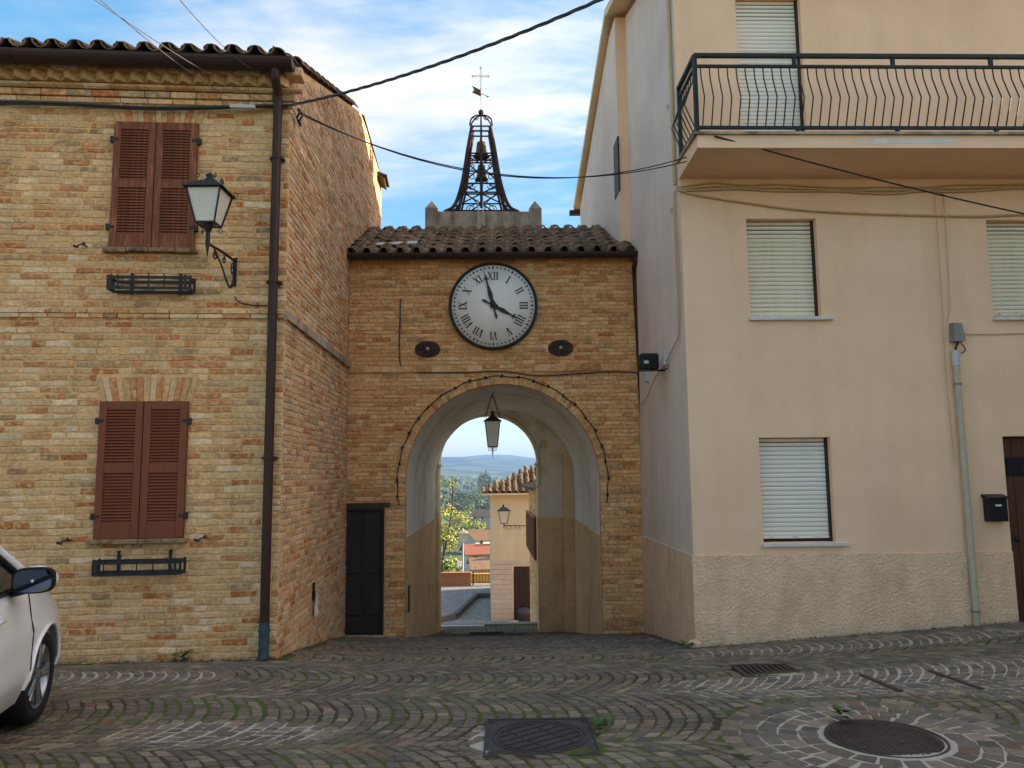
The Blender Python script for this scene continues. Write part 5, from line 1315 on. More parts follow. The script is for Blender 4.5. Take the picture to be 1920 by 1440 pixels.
# ------------------------------------------------------------------ covers and grates in the paving
def zn(p): return Vector((p.x, p.y, zg(p.x, p.y)))
rc = thing('square_manhole_cover', 'square dark cast iron cover with a ribbed circle in the cobbles', 'manhole cover', (RC.x, RC.y, zg(RC.x, RC.y)), rad(-1.5))
b = MB(); b.bbox(-.345, .345, -.345, .345, -.02, .008, .004); b.build('plate', M['castiron'], rc)
b = MB()
for p, q in (((-.345, -.345), (.345, -.345)), ((.345, -.345), (.345, .345)), ((.345, .345), (-.345, .345)), ((-.345, .345), (-.345, -.345))): b.tube([(*p, .010), (*q, .010)], .009, 4)
b.build('rim', M['castiron'], rc)
b = MB()
for r in (.30, .265): b.tube([(r * math.cos(t), r * math.sin(t), .010) for t in [2 * math.pi * i / 40 for i in range(40)]], .006, 4, closed=True)
for k in range(-3, 4):
    u = k * .075; hl_ = math.sqrt(.262 ** 2 - u * u); d1, d2 = Vector((.8, .6, 0)), Vector((-.6, .8, 0)); b.tube([d2 * u - d1 * hl_ + Vector((0, 0, .011)), d2 * u + d1 * hl_ + Vector((0, 0, .011))], .008, 4)
for k in (-1, 1): u = k * .1; hl_ = math.sqrt(.262 ** 2 - u * u); b.tube([d1 * u - d2 * hl_ + Vector((0, 0, .011)), d1 * u + d2 * hl_ + Vector((0, 0, .011))], .005, 4)
for sx in (-1, 1):
    for sy in (-1, 1):
        for q in (.27, .29, .31): b.tube([(sx * q, sy * .325, .010), (sx * .325, sy * q, .010)], .005, 4)
b.build('ribs', M['castiron'], rc)
rm = thing('round_manhole_cover', 'round rusty chequered manhole cover ringed by cobbles in pale mortar', 'manhole cover', (MH.x, MH.y, zg(MH.x, MH.y)))
b = MB(); b.lathe([(0, .008), (MH_R - .03, .008), (MH_R - .03, .0), (MH_R - .015, .0), (MH_R - .015, .012), (MH_R, .012), (MH_R + .004, -.02)], n=48); b.build('plate', M['rustcast'], rm)
b = MB()
for i in range(-9, 10):
    for j in range(-9, 10):
        x, y = i * .036, j * .036
        if x * x + y * y < (MH_R - .045) ** 2: b.obox((x, y, .009), (.014, 0, 0) if (i + j) % 2 else (.005, 0, 0), (0, .005, 0) if (i + j) % 2 else (0, .014, 0), (0, 0, .003))
b.build('chequer_studs', M['rustcast'], rm, kind='stuff')
def grate(c, w_, l_, nbar, label, rz=0.0, slope=0.0):
    t = thing('drain_grate', label, 'drain grate', c, rz, 'drain grates'); t.rotation_euler = (slope, 0, rz)
    b = MB()
    for p, q in (((-w_, -l_), (w_, -l_)), ((w_, -l_), (w_, l_)), ((w_, l_), (-w_, l_)), ((-w_, l_), (-w_, -l_))): b.tube([(*p, .008), (*q, .008)], .016, 4)
    b.build('frame', M['rustcast'], t)
    me_ = MB(); me_.box(-.011, .011, -l_ + .01, l_ - .01, -.01, .012); me = me_.mesh('bar'); me.materials.append(M['rustcast'])
    for i in range(nbar): o = put('bar', me, None, t); o.location = (-w_ + (i + .5) * 2 * w_ / nbar, 0, 0)
    b = MB(); b.box(-w_, w_, -l_, l_, -.03, -.012); b.build('sump', M['blackplastic'], t)
for k, (xa, ya, xb, yb) in enumerate(((1616, 1273, 1690, 1305), (1745, 1270, 1842, 1304))):
    p, q = zn(onZ(xa, ya, -.06)), zn(onZ(xb, yb, -.05)); dd_ = (q - p).normalized(); b = MB(); b.obox((p + q) / 2 + Vector((0, 0, .008)), (q - p) / 2, dd_.cross(Vector((0, 0, 1))) * .022, (0, 0, .006)); tag(b.build('metal_strip', M['rustcast']), 'dark metal strip set in the paving behind the round manhole, %s of two' % ('left' if k == 0 else 'right'), 'metal strip', 'metal strips in the paving')
grate(GRATE, .24, .2, 9, 'rusty drain grate in the paving in front of the plastered house')
g1_ = onY(912, 1183, 15.4); g1_.z = zg(g1_.x, 15.4); grate(g1_ + Vector((0, 0, .014)), .32, .14, 16, 'drain grate in the passage floor, farther of the two', 0, -.29)
g2_ = onY(930, 1207, 12.3); g2_.z = zg(g2_.x, 12.3); grate(g2_ + Vector((0, 0, .014)), .42, .12, 20, 'drain grate at the passage mouth, nearer of the two', 0, -.18)
# litter, grit and moss along the wall feet
b = MB(); rgd = random.Random(77)
def scatter(p0, p1, n, out):
    p0 = Vector(p0); p1 = Vector(p1); d = p1 - p0; nrm = Vector((d.y, -d.x, 0)).normalized()
    for i in range(n):
        p = p0 + d * rgd.random() + nrm * (abs(rgd.gauss(0, out)) + .01); z = zg(p.x, p.y) + .012; s_ = rgd.uniform(.006, .02); a = rgd.uniform(0, 6.28)
        b.col = rgd.choice((S(96, 74, 48), S(120, 96, 60), S(70, 84, 40), S(62, 76, 36), S(84, 72, 56), S(150, 130, 100))); u = Vector((math.cos(a), math.sin(a), rgd.uniform(-.2, .5))) * s_; w_ = Vector((-math.sin(a), math.cos(a), rgd.uniform(-.2, .5))) * s_ * .6
        c = Vector((p.x, p.y, z)); b.add([c - u, c + w_, c + u, c - w_], [(0, 1, 2, 3)])
scatter((-5.2, 7.86, 0), (-2.09, 8.0, 0), 420, .05); scatter((-2.09, 8.0, 0), (-2.09, 11.6, 0), 420, .05); scatter((-2.0, 11.66, 0), (-1.2, 11.64, 0), 90, .04); scatter((1.75, 11.55, 0), (2.3, 11.55, 0), 90, .05); scatter((2.31, 11.5, 0), (2.31, 8.75, 0), 300, -.05 if False else .05); scatter((2.33, 8.73, 0), (9.3, 8.68, 0), 520, .05)
for i in range(260):
    b_p = (rgd.uniform(-4.5, 6), rgd.uniform(4, 8)); scatter((b_p[0], b_p[1], 0), (b_p[0] + .01, b_p[1], 0), 1, .02)
o = b.build('ground_litter', M['leaf'], None, kind='stuff'); tag(o, 'fallen leaf scraps, grit and moss along the wall feet and paving', 'litter')
# weeds
def weed(c, r, n, label, seed):
    rg_ = random.Random(seed); b = MB()
    for i in range(n):
        a = rg_.uniform(0, 6.28); t = rg_.uniform(.2, 1); d = Vector((math.cos(a), math.sin(a), 0)); p = d * r * t * .6 + Vector((0, 0, rg_.uniform(0, r * .9))); up = Vector((rg_.uniform(-.4, .4), rg_.uniform(-.4, .4), 1)); s_ = rg_.uniform(.015, .035); sd_ = d.cross(up).normalized()
        b.add([p - sd_ * s_ * .2, p + d * s_ + sd_ * s_ * .7 + up * s_ * .5, p + d * s_ * 2.2 + up * s_ * .9, p + d * s_ - sd_ * s_ * .7 + up * s_ * .5], [(0, 1, 2, 3)])
    o = b.build('weed_tuft', M['weed']); o.location = c; tag(o, label, 'weed', 'weeds in the paving')
wc = FL.W(FL.at(345, 1232)[0], -.05, 0); weed((wc.x, wc.y, zg(wc.x, wc.y) + .01), .09, 40, 'green weed growing at the foot of the brick facade', 1)
weed((2.2, 8.62, zg(2.2, 8.62)), .07, 26, 'small weed at the corner foot of the plastered house', 2)
weed((MH.x - .10, MH.y + MH_R + .0, zg(MH.x, MH.y) + .01), .07, 26, 'small weed at the back edge of the round manhole cover', 3)
weed((RC.x + .40, RC.y + .1, .0), .06, 30, 'moss tuft along the right edge of the square manhole cover', 4)
# ------------------------------------------------------------------ parked car (local: x forward, y to its left, z up)
wp = onZ(72, 1352, 0.0)                       # contact of the right front wheel
CH = rad(90 + 12)                             # heading
hd = Vector((math.cos(CH), math.sin(CH), 0)); lf = Vector((-hd.y, hd.x, 0))
WXF, WXR, TRK, WR = 1.27, -1.24, .735, .305
corg = Vector((wp.x, wp.y, 0)) - hd * WXF + lf * (TRK + .07)
car = thing('parked_car', 'silver white hatchback parked nose to the brick wall', 'car', (corg.x, corg.y, 0), CH)
def wx(x):            # half width along the length
    t = abs(x + .02) / 1.95
    return .845 * (1 - max(0, t - .55) ** 2 * .62) * (1 if t < .97 else math.sqrt(max(0.0, 1 - ((t - .97) / .035) ** 2)) * .25 + .75)
def ztop_(x): return lerp_table([(-1.95, .86), (-1.8, .97), (-1.0, .99), (.4, .95), (1.0, .93), (1.45, .83), (1.75, .72), (1.93, .58)], x)
def zbot(x):
    z = .22
    for c in (WXF, WXR):
        d = abs(x - c)
        if d < .36: z = max(z, .30 + math.sqrt(.36 ** 2 - d * d) * .97)
    return z
def side_y(x, z):
    zt = ztop_(x); t = (z - .2) / (zt - .2); base = wx(x)
    k = 1 - .10 * max(0, .25 - t) / .25 - .085 * max(0, t - .55) ** 1.4 / .53
    k += .012 * math.exp(-((z - .66) / .05) ** 2)
    return base * k
xs_ = sorted(set([round(v, 3) for v in frange(-1.95, 1.93, .05)] + [WXF + s * .36 for s in (-1, 1)] + [WXR + s * .36 for s in (-1, 1)] + [WXF + s * .345 for s in (-1, 1)] + [WXR + s * .345 for s in (-1, 1)]))
NZ = 12; b = MB()
for sg in (-1, 1):
    v = []
    for x in xs_:
        z0_, z1_ = zbot(x), ztop_(x)
        v += [(x, sg * side_y(x, z0_ + (z1_ - z0_) * j / NZ), z0_ + (z1_ - z0_) * j / NZ) for j in range(NZ + 1)]
        ye = side_y(x, z1_); v += [(x, sg * ye * (1 - (j / 4) ** 1.0), z1_ + .035 * math.sin(j / 4 * math.pi / 2)) for j in range(1, 5)]
    k = NZ + 5
    b.add(v, [(i * k + j, (i + 1) * k + j, (i + 1) * k + j + 1, i * k + j + 1) for i in range(len(xs_) - 1) for j in range(k - 1)], True)
for x in (xs_[0], xs_[-1]):
    q = [(x, s * side_y(x, z), z) for s, zz in ((-1, 0), (1, 0)) for z in ([zbot(x), ztop_(x)] if s < 0 else [ztop_(x), zbot(x)])]; b.add(q, [(0, 1, 2, 3)])
b.add([(-1.9, -.7, .22), (1.88, -.7, .22), (1.88, .7, .22), (-1.9, .7, .22)], [(0, 1, 2, 3)])
b.build('body', M['carpaint'], car)
GP = [(1.08, .93), (.36, 1.40), (-.2, 1.485), (-.9, 1.47), (-1.5, 1.36), (-1.86, .98)]         # roof line in side view
def gy(z): return .80 - (z - .93) * .36
b = MB(); rp = smooth_path([(p[0], 0, p[1]) for p in GP[1:5]], 5); v = []
for p in rp: v += [(p.x, gy(p.z) * t * (1), p.z + .03 * (1 - t * t)) for t in (-1, -.6, 0, .6, 1)]
b.add(v, [(i * 5 + j, i * 5 + j + 1, (i + 1) * 5 + j + 1, (i + 1) * 5 + j) for i in range(len(rp) - 1) for j in range(4)], True); b.build('roof', M['carpaint'], car)
b = MB(); f0, f1 = GP[0], GP[1]; b.add([(f0[0], -gy(.93) + .05, f0[1]), (f0[0], gy(.93) - .05, f0[1]), (f1[0], gy(f1[1]), f1[1] + .01), (f1[0], -gy(f1[1]), f1[1] + .01)], [(0, 1, 2, 3)]); b.build('windscreen', M['glass'], car)
b = MB(); f0, f1 = GP[5], GP[4]; b.add([(f0[0], -gy(.98) + .05, f0[1]), (f0[0], gy(.98) - .05, f0[1]), (f1[0], gy(f1[1]), f1[1] + .01), (f1[0], -gy(f1[1]), f1[1] + .01)], [(0, 1, 2, 3)]); b.build('rear_window', M['glass'], car)
for sg in (-1, 1):
    sp = lambda x, z, o=0: (x, sg * (gy(z) + o), z)
    for (xa, xb, xc, xd) in ((.92, .30, -.32, -.32), (-.38, -.38, -1.25, -1.12), (-1.29, -1.17, -1.62, -1.42)):
        q = [sp(xa, .955), sp(xb if xb != xa else xa, 1.375 if xb > 0 else 1.42), sp(xd, 1.42 if xd > -1.2 else 1.36), sp(xc, .975)]
        b = MB(); b.add(q, [(0, 1, 2, 3)]); b.build('side_window', M['glass'], car)
    b = MB(); b.tube([sp(1.1, .93, .0), sp(.72, 1.17, .004), sp(.35, 1.39, .004), sp(-.2, 1.475, -.012), sp(-.9, 1.46, -.012), sp(-1.5, 1.35, 0), sp(-1.87, .98, -.02)], [.045, .036, .034, .03, .03, .04, .06], 8); b.build('pillar_frame', M['carpaint'], car)
    b = MB(); b.tube([sp(-.35, .96, .0), sp(-.35, 1.43, .0)], .035, 6); b.tube([sp(-1.27, .97, 0), sp(-1.14, 1.40, 0)], .03, 6); b.tube([sp(.98, .95, .004), sp(.3, 1.385, .0)], .022, 6); b.tube([sp(.95, .952, .012), sp(-1.6, .975, .012)], .012, 6); b.build('window_trim', M['blackplastic'], car)
    m_ = MB(); my = sg * (.80 + .14)
    m_.sphere((.63, my, 1.03), .105, 14, 10, (.72, 1.2, .82)); m_.build('mirror_housing', M['carpaint'], car)
    m_ = MB(); se = lambda a_, p_: math.copysign(abs(a_) ** p_, a_); ring = [(.0, .118 * se(math.cos(t), .6), .078 * se(math.sin(t), .6)) for t in [2 * math.pi * i / 28 for i in range(28)]]
    m_.add([(.556, my + p[1] * .9, 1.03 + p[2] * .88) for p in ring], [tuple(range(28))]); mg = m_.build('mirror_glass', M['mirror'], car)
    m_ = MB(); m_.add([(.559, my + p[1], 1.03 + p[2]) for p in ring] + [(.60, my + p[1] * 1.03, 1.03 + p[2] * 1.03) for p in ring], [tuple(range(28))] + [(i, (i + 1) % 28, (i + 1) % 28 + 28, i + 28) for i in range(28)]); m_.tube([(.64, sg * .76, .945), (.63, sg * .86, .965), (.62, my, .99)], .03, 8); m_.build('mirror_mount', M['blackplastic'], car)
    for xd in (.33, -.62): h = MB(); yy = side_y(xd, .82); h.tube([(xd - .11, sg * (yy + .0), .815), (xd - .07, sg * (yy + .03), .82), (xd + .07, sg * (yy + .03), .825), (xd + .11, sg * yy, .825)], .016, 8); h.build('door_handle', M['carpaint'], car)
    for xd in (.92, -.36, -1.12):
        h = MB(); h.tube([(xd - .0, sg * (side_y(xd, z) + .002), z) for z in frange(.30, .92, .06)], .005, 4); h.build('door_gap', M['blackplastic'], car)
    for c, nm in ((WXF, 'f'), (WXR, 'r')):
        a = MB(); a.tube([(c + .362 * math.cos(t), sg * (side_y(c + .362 * math.cos(t), max(.3, .3 + .35 * math.sin(t))) + .004), .30 + .352 * math.sin(t)) for t in [math.pi * i / 16 for i in range(17)]], .013, 6); a.build('arch_lip', M['carpaint'], car)
        a = MB(); a.lathe([(.37, -.0), (.37, .28)], (c, sg * .5 - .14, .30), 24, 'y'); a.lathe([(0, 0), (.37, 0)], (c, sg * .5 - sg * .14, .30), 24, 'y'); a.build('wheel_well', M['blackplastic'], car)
        yw = sg * (TRK + .07); y_in = -sg
        tyre = MB(); tyre.lathe([(.19, yw - sg * .19), (.27, yw - sg * .20), (WR, yw - sg * .17), (WR, yw - sg * .035), (.29, yw - sg * .005), (.235, yw - sg * .005), (.205, yw - sg * .03)], (c, 0, WR), 36, 'y'); wheel = tyre.build('wheel', M['rubber'], car)
        rim = MB(); rim.lathe([(.212, yw - sg * .012), (.20, yw - sg * .02), (.198, yw - sg * .12)], (c, 0, WR), 32, 'y')
        for k in range(5):
            for dk in (-.13, .13):
                t = 2 * math.pi * k / 5 + dk; t2 = 2 * math.pi * k / 5 + dk * .5
                rim.tube([(c + .05 * math.cos(t2), yw - sg * .03, WR + .05 * math.sin(t2)), (c + .20 * math.cos(t), yw - sg * .022, WR + .20 * math.sin(t))], [.02, .016], 6)
        rim.lathe([(0, yw - sg * .012), (.04, yw - sg * .015), (.055, yw - sg * .035)], (c, 0, WR), 16, 'y'); rim.build('rim', M['alloy'], wheel)
        dk_ = MB(); dk_.lathe([(0, yw - sg * .09), (.198, yw - sg * .09)], (c, 0, WR), 24, 'y'); dk_.build('brake_disc', M['blackplastic'], wheel)
    h = MB(); h.obox((-1.84, sg * .66, .80), (.05, 0, .0), (.02, .09 * 1, 0), (0, 0, .13)); h.build('tail_light', pmat('tail_light_red', S(150, 24, 20), .2, 0, 1, 0, 1) if sg < 0 else bpy.data.materials['tail_light_red'], car)
    h = MB(); h.obox((1.70, sg * .58, .66), (.13, sg * -.04, -.02), (.03, .10, 0), (0, 0, .055)); h.build('headlight', M['frost'], car)
b = MB(); b.bbox(-1.975, -1.85, -.66, .66, .26, .52, .03); b.build('rear_bumper', M['carpaint'], car)
b = MB(); b.bbox(1.80, 1.945, -.6, .6, .24, .50, .03); b.build('front_bumper', M['carpaint'], car)

# ------------------------------------------------------------------ the lane and terrace beyond the arch
M['setts'] = pmat('terrace_setts', S(136, 128, 122), .9, .2, 6, .6, 12, .01, col2=S(168, 160, 150), c2scale=5)
M['kerb'] = pmat('kerb_stone', S(96, 92, 88), .9, .2, 8, .4, 40)
lane = sheet('lane', frange(-4, 8, .6), frange(17.9, 37.2, .8), zg, M['setts'], -.004); lane['kind'] = 'structure'
TZ0 = -3.62
lk = onZ(832, 1162, TZ0)
q0_ = onZ(850, 1160, TZ0); q1_ = onZ(892, 1120, TZ0); q2_ = onZ(925, 1119, TZ0)
terr = MB()
def prism_xy(b, poly, z0_, z1_):
    n = len(poly); b.add([(p[0], p[1], z0_) for p in poly] + [(p[0], p[1], z1_) for p in poly], [tuple(reversed(range(n))), tuple(range(n, 2 * n))] + [(i, (i + 1) % n, (i + 1) % n + n, i + n) for i in range(n)])
poly = [(-4, q0_.y - 3.4), (q0_.x, q0_.y), (q1_.x, q1_.y), (6, q1_.y + .1), (6, 37.2), (-4, 37.2)]
prism_xy(terr, poly, TZ0 - .1, TZ0 + .16); t_ = terr.build('terrace_pavement', M['setts']); t_['kind'] = 'structure'
kb = MB(); path = [(-4, q0_.y - 3.4), (q0_.x, q0_.y), (q1_.x, q1_.y), (6, q1_.y + .1)]
for p, q in zip(path, path[1:]):
    d = Vector((q[0] - p[0], q[1] - p[1], 0)); L_ = d.length; d.normalize(); nrm = Vector((-d.y, d.x, 0)); n = max(1, round(L_ / .9))
    for i in range(n):
        c0 = Vector((*p, 0)) + d * (L_ * i / n + .01); c1 = Vector((*p, 0)) + d * (L_ * (i + 1) / n - .01); st = MB(); mid = (c0 + c1) / 2 - nrm * .07 + Vector((0, 0, TZ0 + .08)); st.obox(mid, (c1 - c0) / 2, nrm * .075, (0, 0, .10)); st.build('kerb_stone', M['kerb'], t_)
for i in range(12):        # pale joint lines laid as narrow strips of stone
    for j in range(2): pass
ts = MB(); ts.box(-1.15, -.05, 17.62, 17.74, zg(0, 17.7) - .05, zg(0, 17.7) + .022); s_ = ts.build('threshold_strip', M['sill']); s_['kind'] = 'structure'
# brick parapet of the terrace
PY = 36.4; w0 = onY(826, 1074, PY); w1 = onY(883, 1074, PY); wb_ = TZ0 + .16
par2 = thing('terrace_wall', 'low red brick wall with coping at the terrace edge beyond the arch', 'wall', ((w0.x + w1.x) / 2 - .6, PY, wb_)); hw2 = (w1.x - w0.x) / 2 + .6; hh = w0.z - wb_
b = MB(); b.bbox(-hw2, hw2, 0, .3, 0, hh - .06, .01); b.build('brickwork', M['brickred'], par2)
b = MB(); b.bbox(-hw2 - .03, hw2 + .03, -.04, .34, hh - .06, hh, .01); b.build('coping', M['brickred'], par2)
rl = thing('terrace_railing', 'black metal railing between the low brick wall and the tan house', 'railing', (w1.x + .05, PY, wb_)); rw = 2.2
b = MB(); b.box(0, rw, .1, .14, hh - .03, hh + .01); b.box(0, rw, .1, .14, .12, .15); b.build('rails', M['black'], rl)
mm = MB(); mm.box(-.009, .009, .11, .13, .15, hh - .03); me = mm.mesh('bar'); me.materials.append(M['black'])
for i in range(16): o = put('bar', me, None, rl); o.location = (.07 + i * .14, 0, 0)
for xx in (.02, 1.0, 1.98): b = MB(); b.box(xx, xx + .06, .09, .15, 0, hh + .03); b.build('post', M['black'], rl)
yw = thing('yellow_retaining_wall', 'ochre yellow wall behind the terrace railing', 'wall', (w1.x + 1.3, PY + 1.6, wb_ - 2)); b = MB(); b.bbox(-1.5, 2.4, 0, .3, 0, 2.28, .02); b.build('wall_body', M['yellowwall'], yw); b = MB(); b.bbox(-1.52, 2.42, -.03, .33, 2.28, 2.34, .01); b.build('coping', M['yellowwall'], yw)
# lamp post on the terrace edge
lp = onY(868, 1074, PY + .5); post = thing('lamp_post', 'slim grey lamp post with a lantern behind the low brick wall', 'street lamp', (lp.x, PY + .5, wb_ - .3))
ltop = onY(868, 1016, PY + .5).z - wb_ + .3; b = MB(); b.tube([(0, 0, 0), (0, 0, .3), (0, 0, .32), (0, 0, ltop)], [.07, .06, .04, .032], 10); b.build('pole', M['galv'], post)
lh = bpy.data.objects.new('lantern_head', None); COL.objects.link(lh); lh.parent = post; lh.location = (0, 0, ltop); lantern(lh, 0, .2, .12, .40, M['galv'], M['frost'], False)
# tan house with stone-clad foot
HY = 28.6; h0 = onY(921, 1166, HY); hzb = TZ0 - .1; hz_e = onY(925, 928, HY).z
FH = Frame(h0.x, HY, 0.0)
tan = thing('tan_house', 'tan plastered house with pale stone cladding at its foot seen through the arch', 'house', (h0.x, HY, 0))
hzc = onY(940, 1050, HY).z
DH = (FH.at(963, 1100)[0], FH.at(963, 1100)[0] + .95, hzb, FH.at(970, 1062)[1])
b = MB(); wallquads(b, lambda s, d, z: Vector((s, -d, z)), 0, 5, hzb - .5, hz_e, [DH]); b.add([(0, 0, hzb - .5), (0, 7, hzb - .5), (0, 7, hz_e), (0, 0, hz_e)], [(0, 1, 2, 3)]); b.add([(DH[0], .2, DH[2]), (DH[1], .2, DH[2]), (DH[1], .2, DH[3]), (DH[0], .2, DH[3])], [(0, 1, 2, 3)]); M['tanwall'] = pmat('tan_plaster', S(214, 192, 156), .9, .08, 1, .2, 60, streak=.1); b.build('wall', M['tanwall'], tan)
z = hzb; row = 0
while z < hzc - .05:
    x = 0.005 - (.22 if row % 2 else 0)
    while x < 4.0:
        x1_ = x + .36; a, c = max(x, .005), min(x1_, 4.0); z1_ = min(z + .17, hzc)
        for (p, q) in cut([(a, c)], DH[0] - .02, DH[1] + .02) if z < DH[3] else [(a, c)]:
            if q - p > .05 and p < 2.2: s = MB(); s.bbox(p + .004, q - .004, -.022, .0, z + .004, z1_ - .004, .003); s.build('cladding_tile', M['travertine'], tan)
        x = x1_
    z += .175; row += 1
dd = MB(); dd.box(DH[0], DH[1], .1, .14, DH[2], DH[3]); do = dd.build('door', M['darkframe'], tan)
for i in range(7): g = MB(); g.tube([(DH[0] + .08 + i * .13, .09, DH[2] + .05), (DH[0] + .08 + i * .13, .09, DH[3] - .05)], .012, 5); g.build('grille_bar', M['iron'], do)
ov = .32; b = MB(); ex0 = -ov; b.box(ex0, 5, -ov, .1, hz_e, hz_e + .06); b.build('eave', M['beige'], tan)
rgh = random.Random(3)
roof_tiles(tan, ex0 + .06, 2.6, -ov, hz_e + .06, .42, .24, 9, .34, rgh, pans=False, skip=lambda i, j, n: i * .24 < j * .30 - .15)
b = MB(); b.add([(ex0, -ov, hz_e + .065), (5, -ov, hz_e + .065), (5, 3.2, hz_e + 1.5), (3.0, 3.2, hz_e + 1.5)], [(0, 1, 2, 3)]); b.add([(ex0, -ov, hz_e + .065), (3.0, 3.2, hz_e + 1.5), (3.0, 4.2, hz_e + 1.5), (ex0, 7.2, hz_e + .065)], [(0, 1, 2, 3)]); b.build('roof_deck', M['tile'], tan)
# brick side of the lane in front of it
LX = 1.33; lb = thing('lane_house', 'weathered brick house side along the lane with a brown shutter seen through the arch', 'house', (LX, 17.6, 0))
b = MB(); y0_, y1_ = 0, 6.4; zt3 = onX(986, 908, LX).z
b.add([(0, 0, -4.2), (0, y1_, -4.2), (0, y1_, zt3), (0, 0, zt3)], [(0, 1, 2, 3)]); b.add([(0, y1_, -4.2), (3, y1_, -4.2), (3, y1_, zt3), (0, y1_, zt3)], [(0, 1, 2, 3)]); b.build('wall', M['mortar_tower'], lb)
rgl = random.Random(4); bl = courses(.0, 6.4, -3.6, zt3 - .05, .075, rgl, lambda z: [(3.2, 6.38)]); bb = MB()
for bk in bl: bb.col = pick(PAL_T, rgl); brick_shape(bb, *bk, .01, lambda s, d, z: Vector((-d, s, z)), rgl)
bb.build('brick_courses', M['brick'], lb, kind='stuff')
sy0, sy1 = onX(1006, 1000, LX).y - 17.6, onX(991, 1000, LX).y - 17.6; sz0, sz1 = onX(998, 1036, LX).z, onX(998, 962, LX).z
b = MB(); b.bbox(-.07, -.02, sy0, sy1, sz0, sz1, .008); sh_ = b.build('shutter', M['shutter'], lb)
mm = MB(); mm.box(-.085, -.068, -.0, .05, sz0 + .06, sz1 - .06); me = mm.mesh('batten'); me.materials.append(M['shutter'])
n = int((sy1 - sy0) / .13)
for i in range(n): o = put('batten', me, None, sh_); o.location = (0, sy0 + .05 + i * (sy1 - sy0 - .08) / n, 0)
roof_tiles(lb, .0, 2.4, y1_ - 1.2, zt3 + .05, .0, .24, 1, .34, rgl, pans=False)
b = MB(); b.add([(-.25, 0, zt3 + .02), (-.25, y1_ + .2, zt3 + .02), (2.5, y1_ + .2, zt3 + .95), (2.5, 0, zt3 + .95)], [(0, 1, 2, 3)]); b.add([(-.25, y1_ + .2, zt3 + .02), (-.25, 0, zt3 + .02), (-.25, 0, zt3 - .05), (-.25, y1_ + .2, zt3 - .05)], [(0, 1, 2, 3)]); b.build('roof_deck', M['tile'], lb)
b = MB(); b.box(.12, 3.4, -.35, .75, -4, 6.2); b.build('sun_block_wing', M['beige'], lb)  # unseen tall block added to keep the sun off the rear arch reveal
# bracket street lamp on the lane house
lb0 = onX(985, 986, LX); sl = thing('bracket_lamp', 'white lantern on a scrolled iron bracket in front of the tan house', 'street lamp', (LX, lb0.y, lb0.z)); lt = onY(945, 980, lb0.y)
ax = lt.x - LX; b = MB(); b.tube([(0, 0, 0), (ax, 0, .02)], .018, 6)
for i in range(4): b.tube(spiral((ax * (.25 + .2 * i), 0, -.07), .06, .02, 1.2, math.pi / 2, (1, 0, 0), (0, 0, 1), 14), .009, 4)
b.tube([(ax, 0, -.12), (ax, 0, .10)], [.006, .03], 6); b.build('bracket', M['iron'], sl)
lh = bpy.data.objects.new('lantern_head', None); COL.objects.link(lh); lh.parent = sl; lh.location = (ax, 0, .10); lantern(lh, 0, .19, .11, .42, M['iron'], M['frost'], False)
bn = thing('dustbin', 'small dark domed bin at the foot of the tan house', 'bin', (DH[0] + h0.x + .35, HY - .45, hzb + .02)); b = MB(); b.lathe([(0, 0), (.2, 0), (.23, .42), (.25, .43), (.25, .46)], n=18); b.build('bin_body', M['castiron'], bn); b = MB(); b.lathe([(.25, .46), (.22, .55), (.1, .61), (0, .62)], n=18); b.build('bin_lid', M['castiron'], bn)
# ------------------------------------------------------------------ valley, trees, far houses
TT = [(17, -.4), (36.9, -5.2), (45, -6.0), (60, -8.4), (100, -12.0), (150, -15.0), (300, -19.0), (600, -25), (900, -31), (1500, -33), (2200, -16), (3000, 18), (3600, 46), (4300, 66), (5000, 50)]
def hills(x, y):
    z = lerp_table(TT, y)
    if y < 37.3: z = min(z, lerp_table(ZT, y) - 1.2)
    if y > 300:
        k = min(1.0, (y - 300) / 2500)
        z += k * (9 * math.sin(y * .006 + x * .004) + 14 * math.sin(x * .0021 + 1.2) + 9 * math.sin(x * .0053 + y * .0017) + 6 * math.sin(x * .011 + y * .004 + 2))
        z += 22 * k * math.exp(-((x + 130) / 300) ** 2) - 10 * k * math.exp(-((x - 250) / 260) ** 2)
    return z
M['terrain'] = pmat('hill_fields', S(88, 98, 58), .95, .35, .02, .0, 1, col2=S(46, 60, 38), c2scale=.007, c2lo=.47, c2hi=.54)
M['lawn'] = pmat('lawn_grass', S(104, 128, 48), .95, .3, .8, .3, 20, .05, col2=S(84, 108, 44), c2scale=.2)
b = MB(); ysl = [-60, 0, 12, 17, 36.9, 37.5, 45, 60, 80, 100, 130, 150, 200, 250, 300, 400, 500, 600, 750, 900, 1100, 1300, 1500, 1750, 2000, 2200, 2400, 2600, 2800, 3000, 3200, 3400, 3600, 3900, 4300, 4700, 5000]
nx = 61; v = []
for y in ysl:
    wdt = max(90, y * .95)
    for i in range(nx):
        x = (i / (nx - 1) * 2 - 1) * wdt; v.append((x, y, hills(x, y)))
b.add(v, [(j * nx + i, j * nx + i + 1, (j + 1) * nx + i + 1, (j + 1) * nx + i) for j in range(len(ysl) - 1) for i in range(nx - 1)], True)
tr_ = b.build('valley_terrain', M['terrain']); tr_['kind'] = 'structure'
lw0 = sheet('lawn', frange(-16, 1, 2), frange(118, 150, 4), lambda x, y: hills(x, y) + .15, M['lawn']); lw0['kind'] = 'structure'
LEAFC = {'y': [S(150, 150, 54), S(172, 168, 70), S(120, 130, 48), S(96, 110, 42)], 'g': [S(70, 92, 40), S(86, 106, 46), S(58, 78, 36), S(98, 112, 50)], 'd': [S(44, 60, 34), S(36, 52, 32), S(56, 70, 38)], 'o': [S(204, 164, 36), S(190, 146, 30), S(216, 180, 60)]}
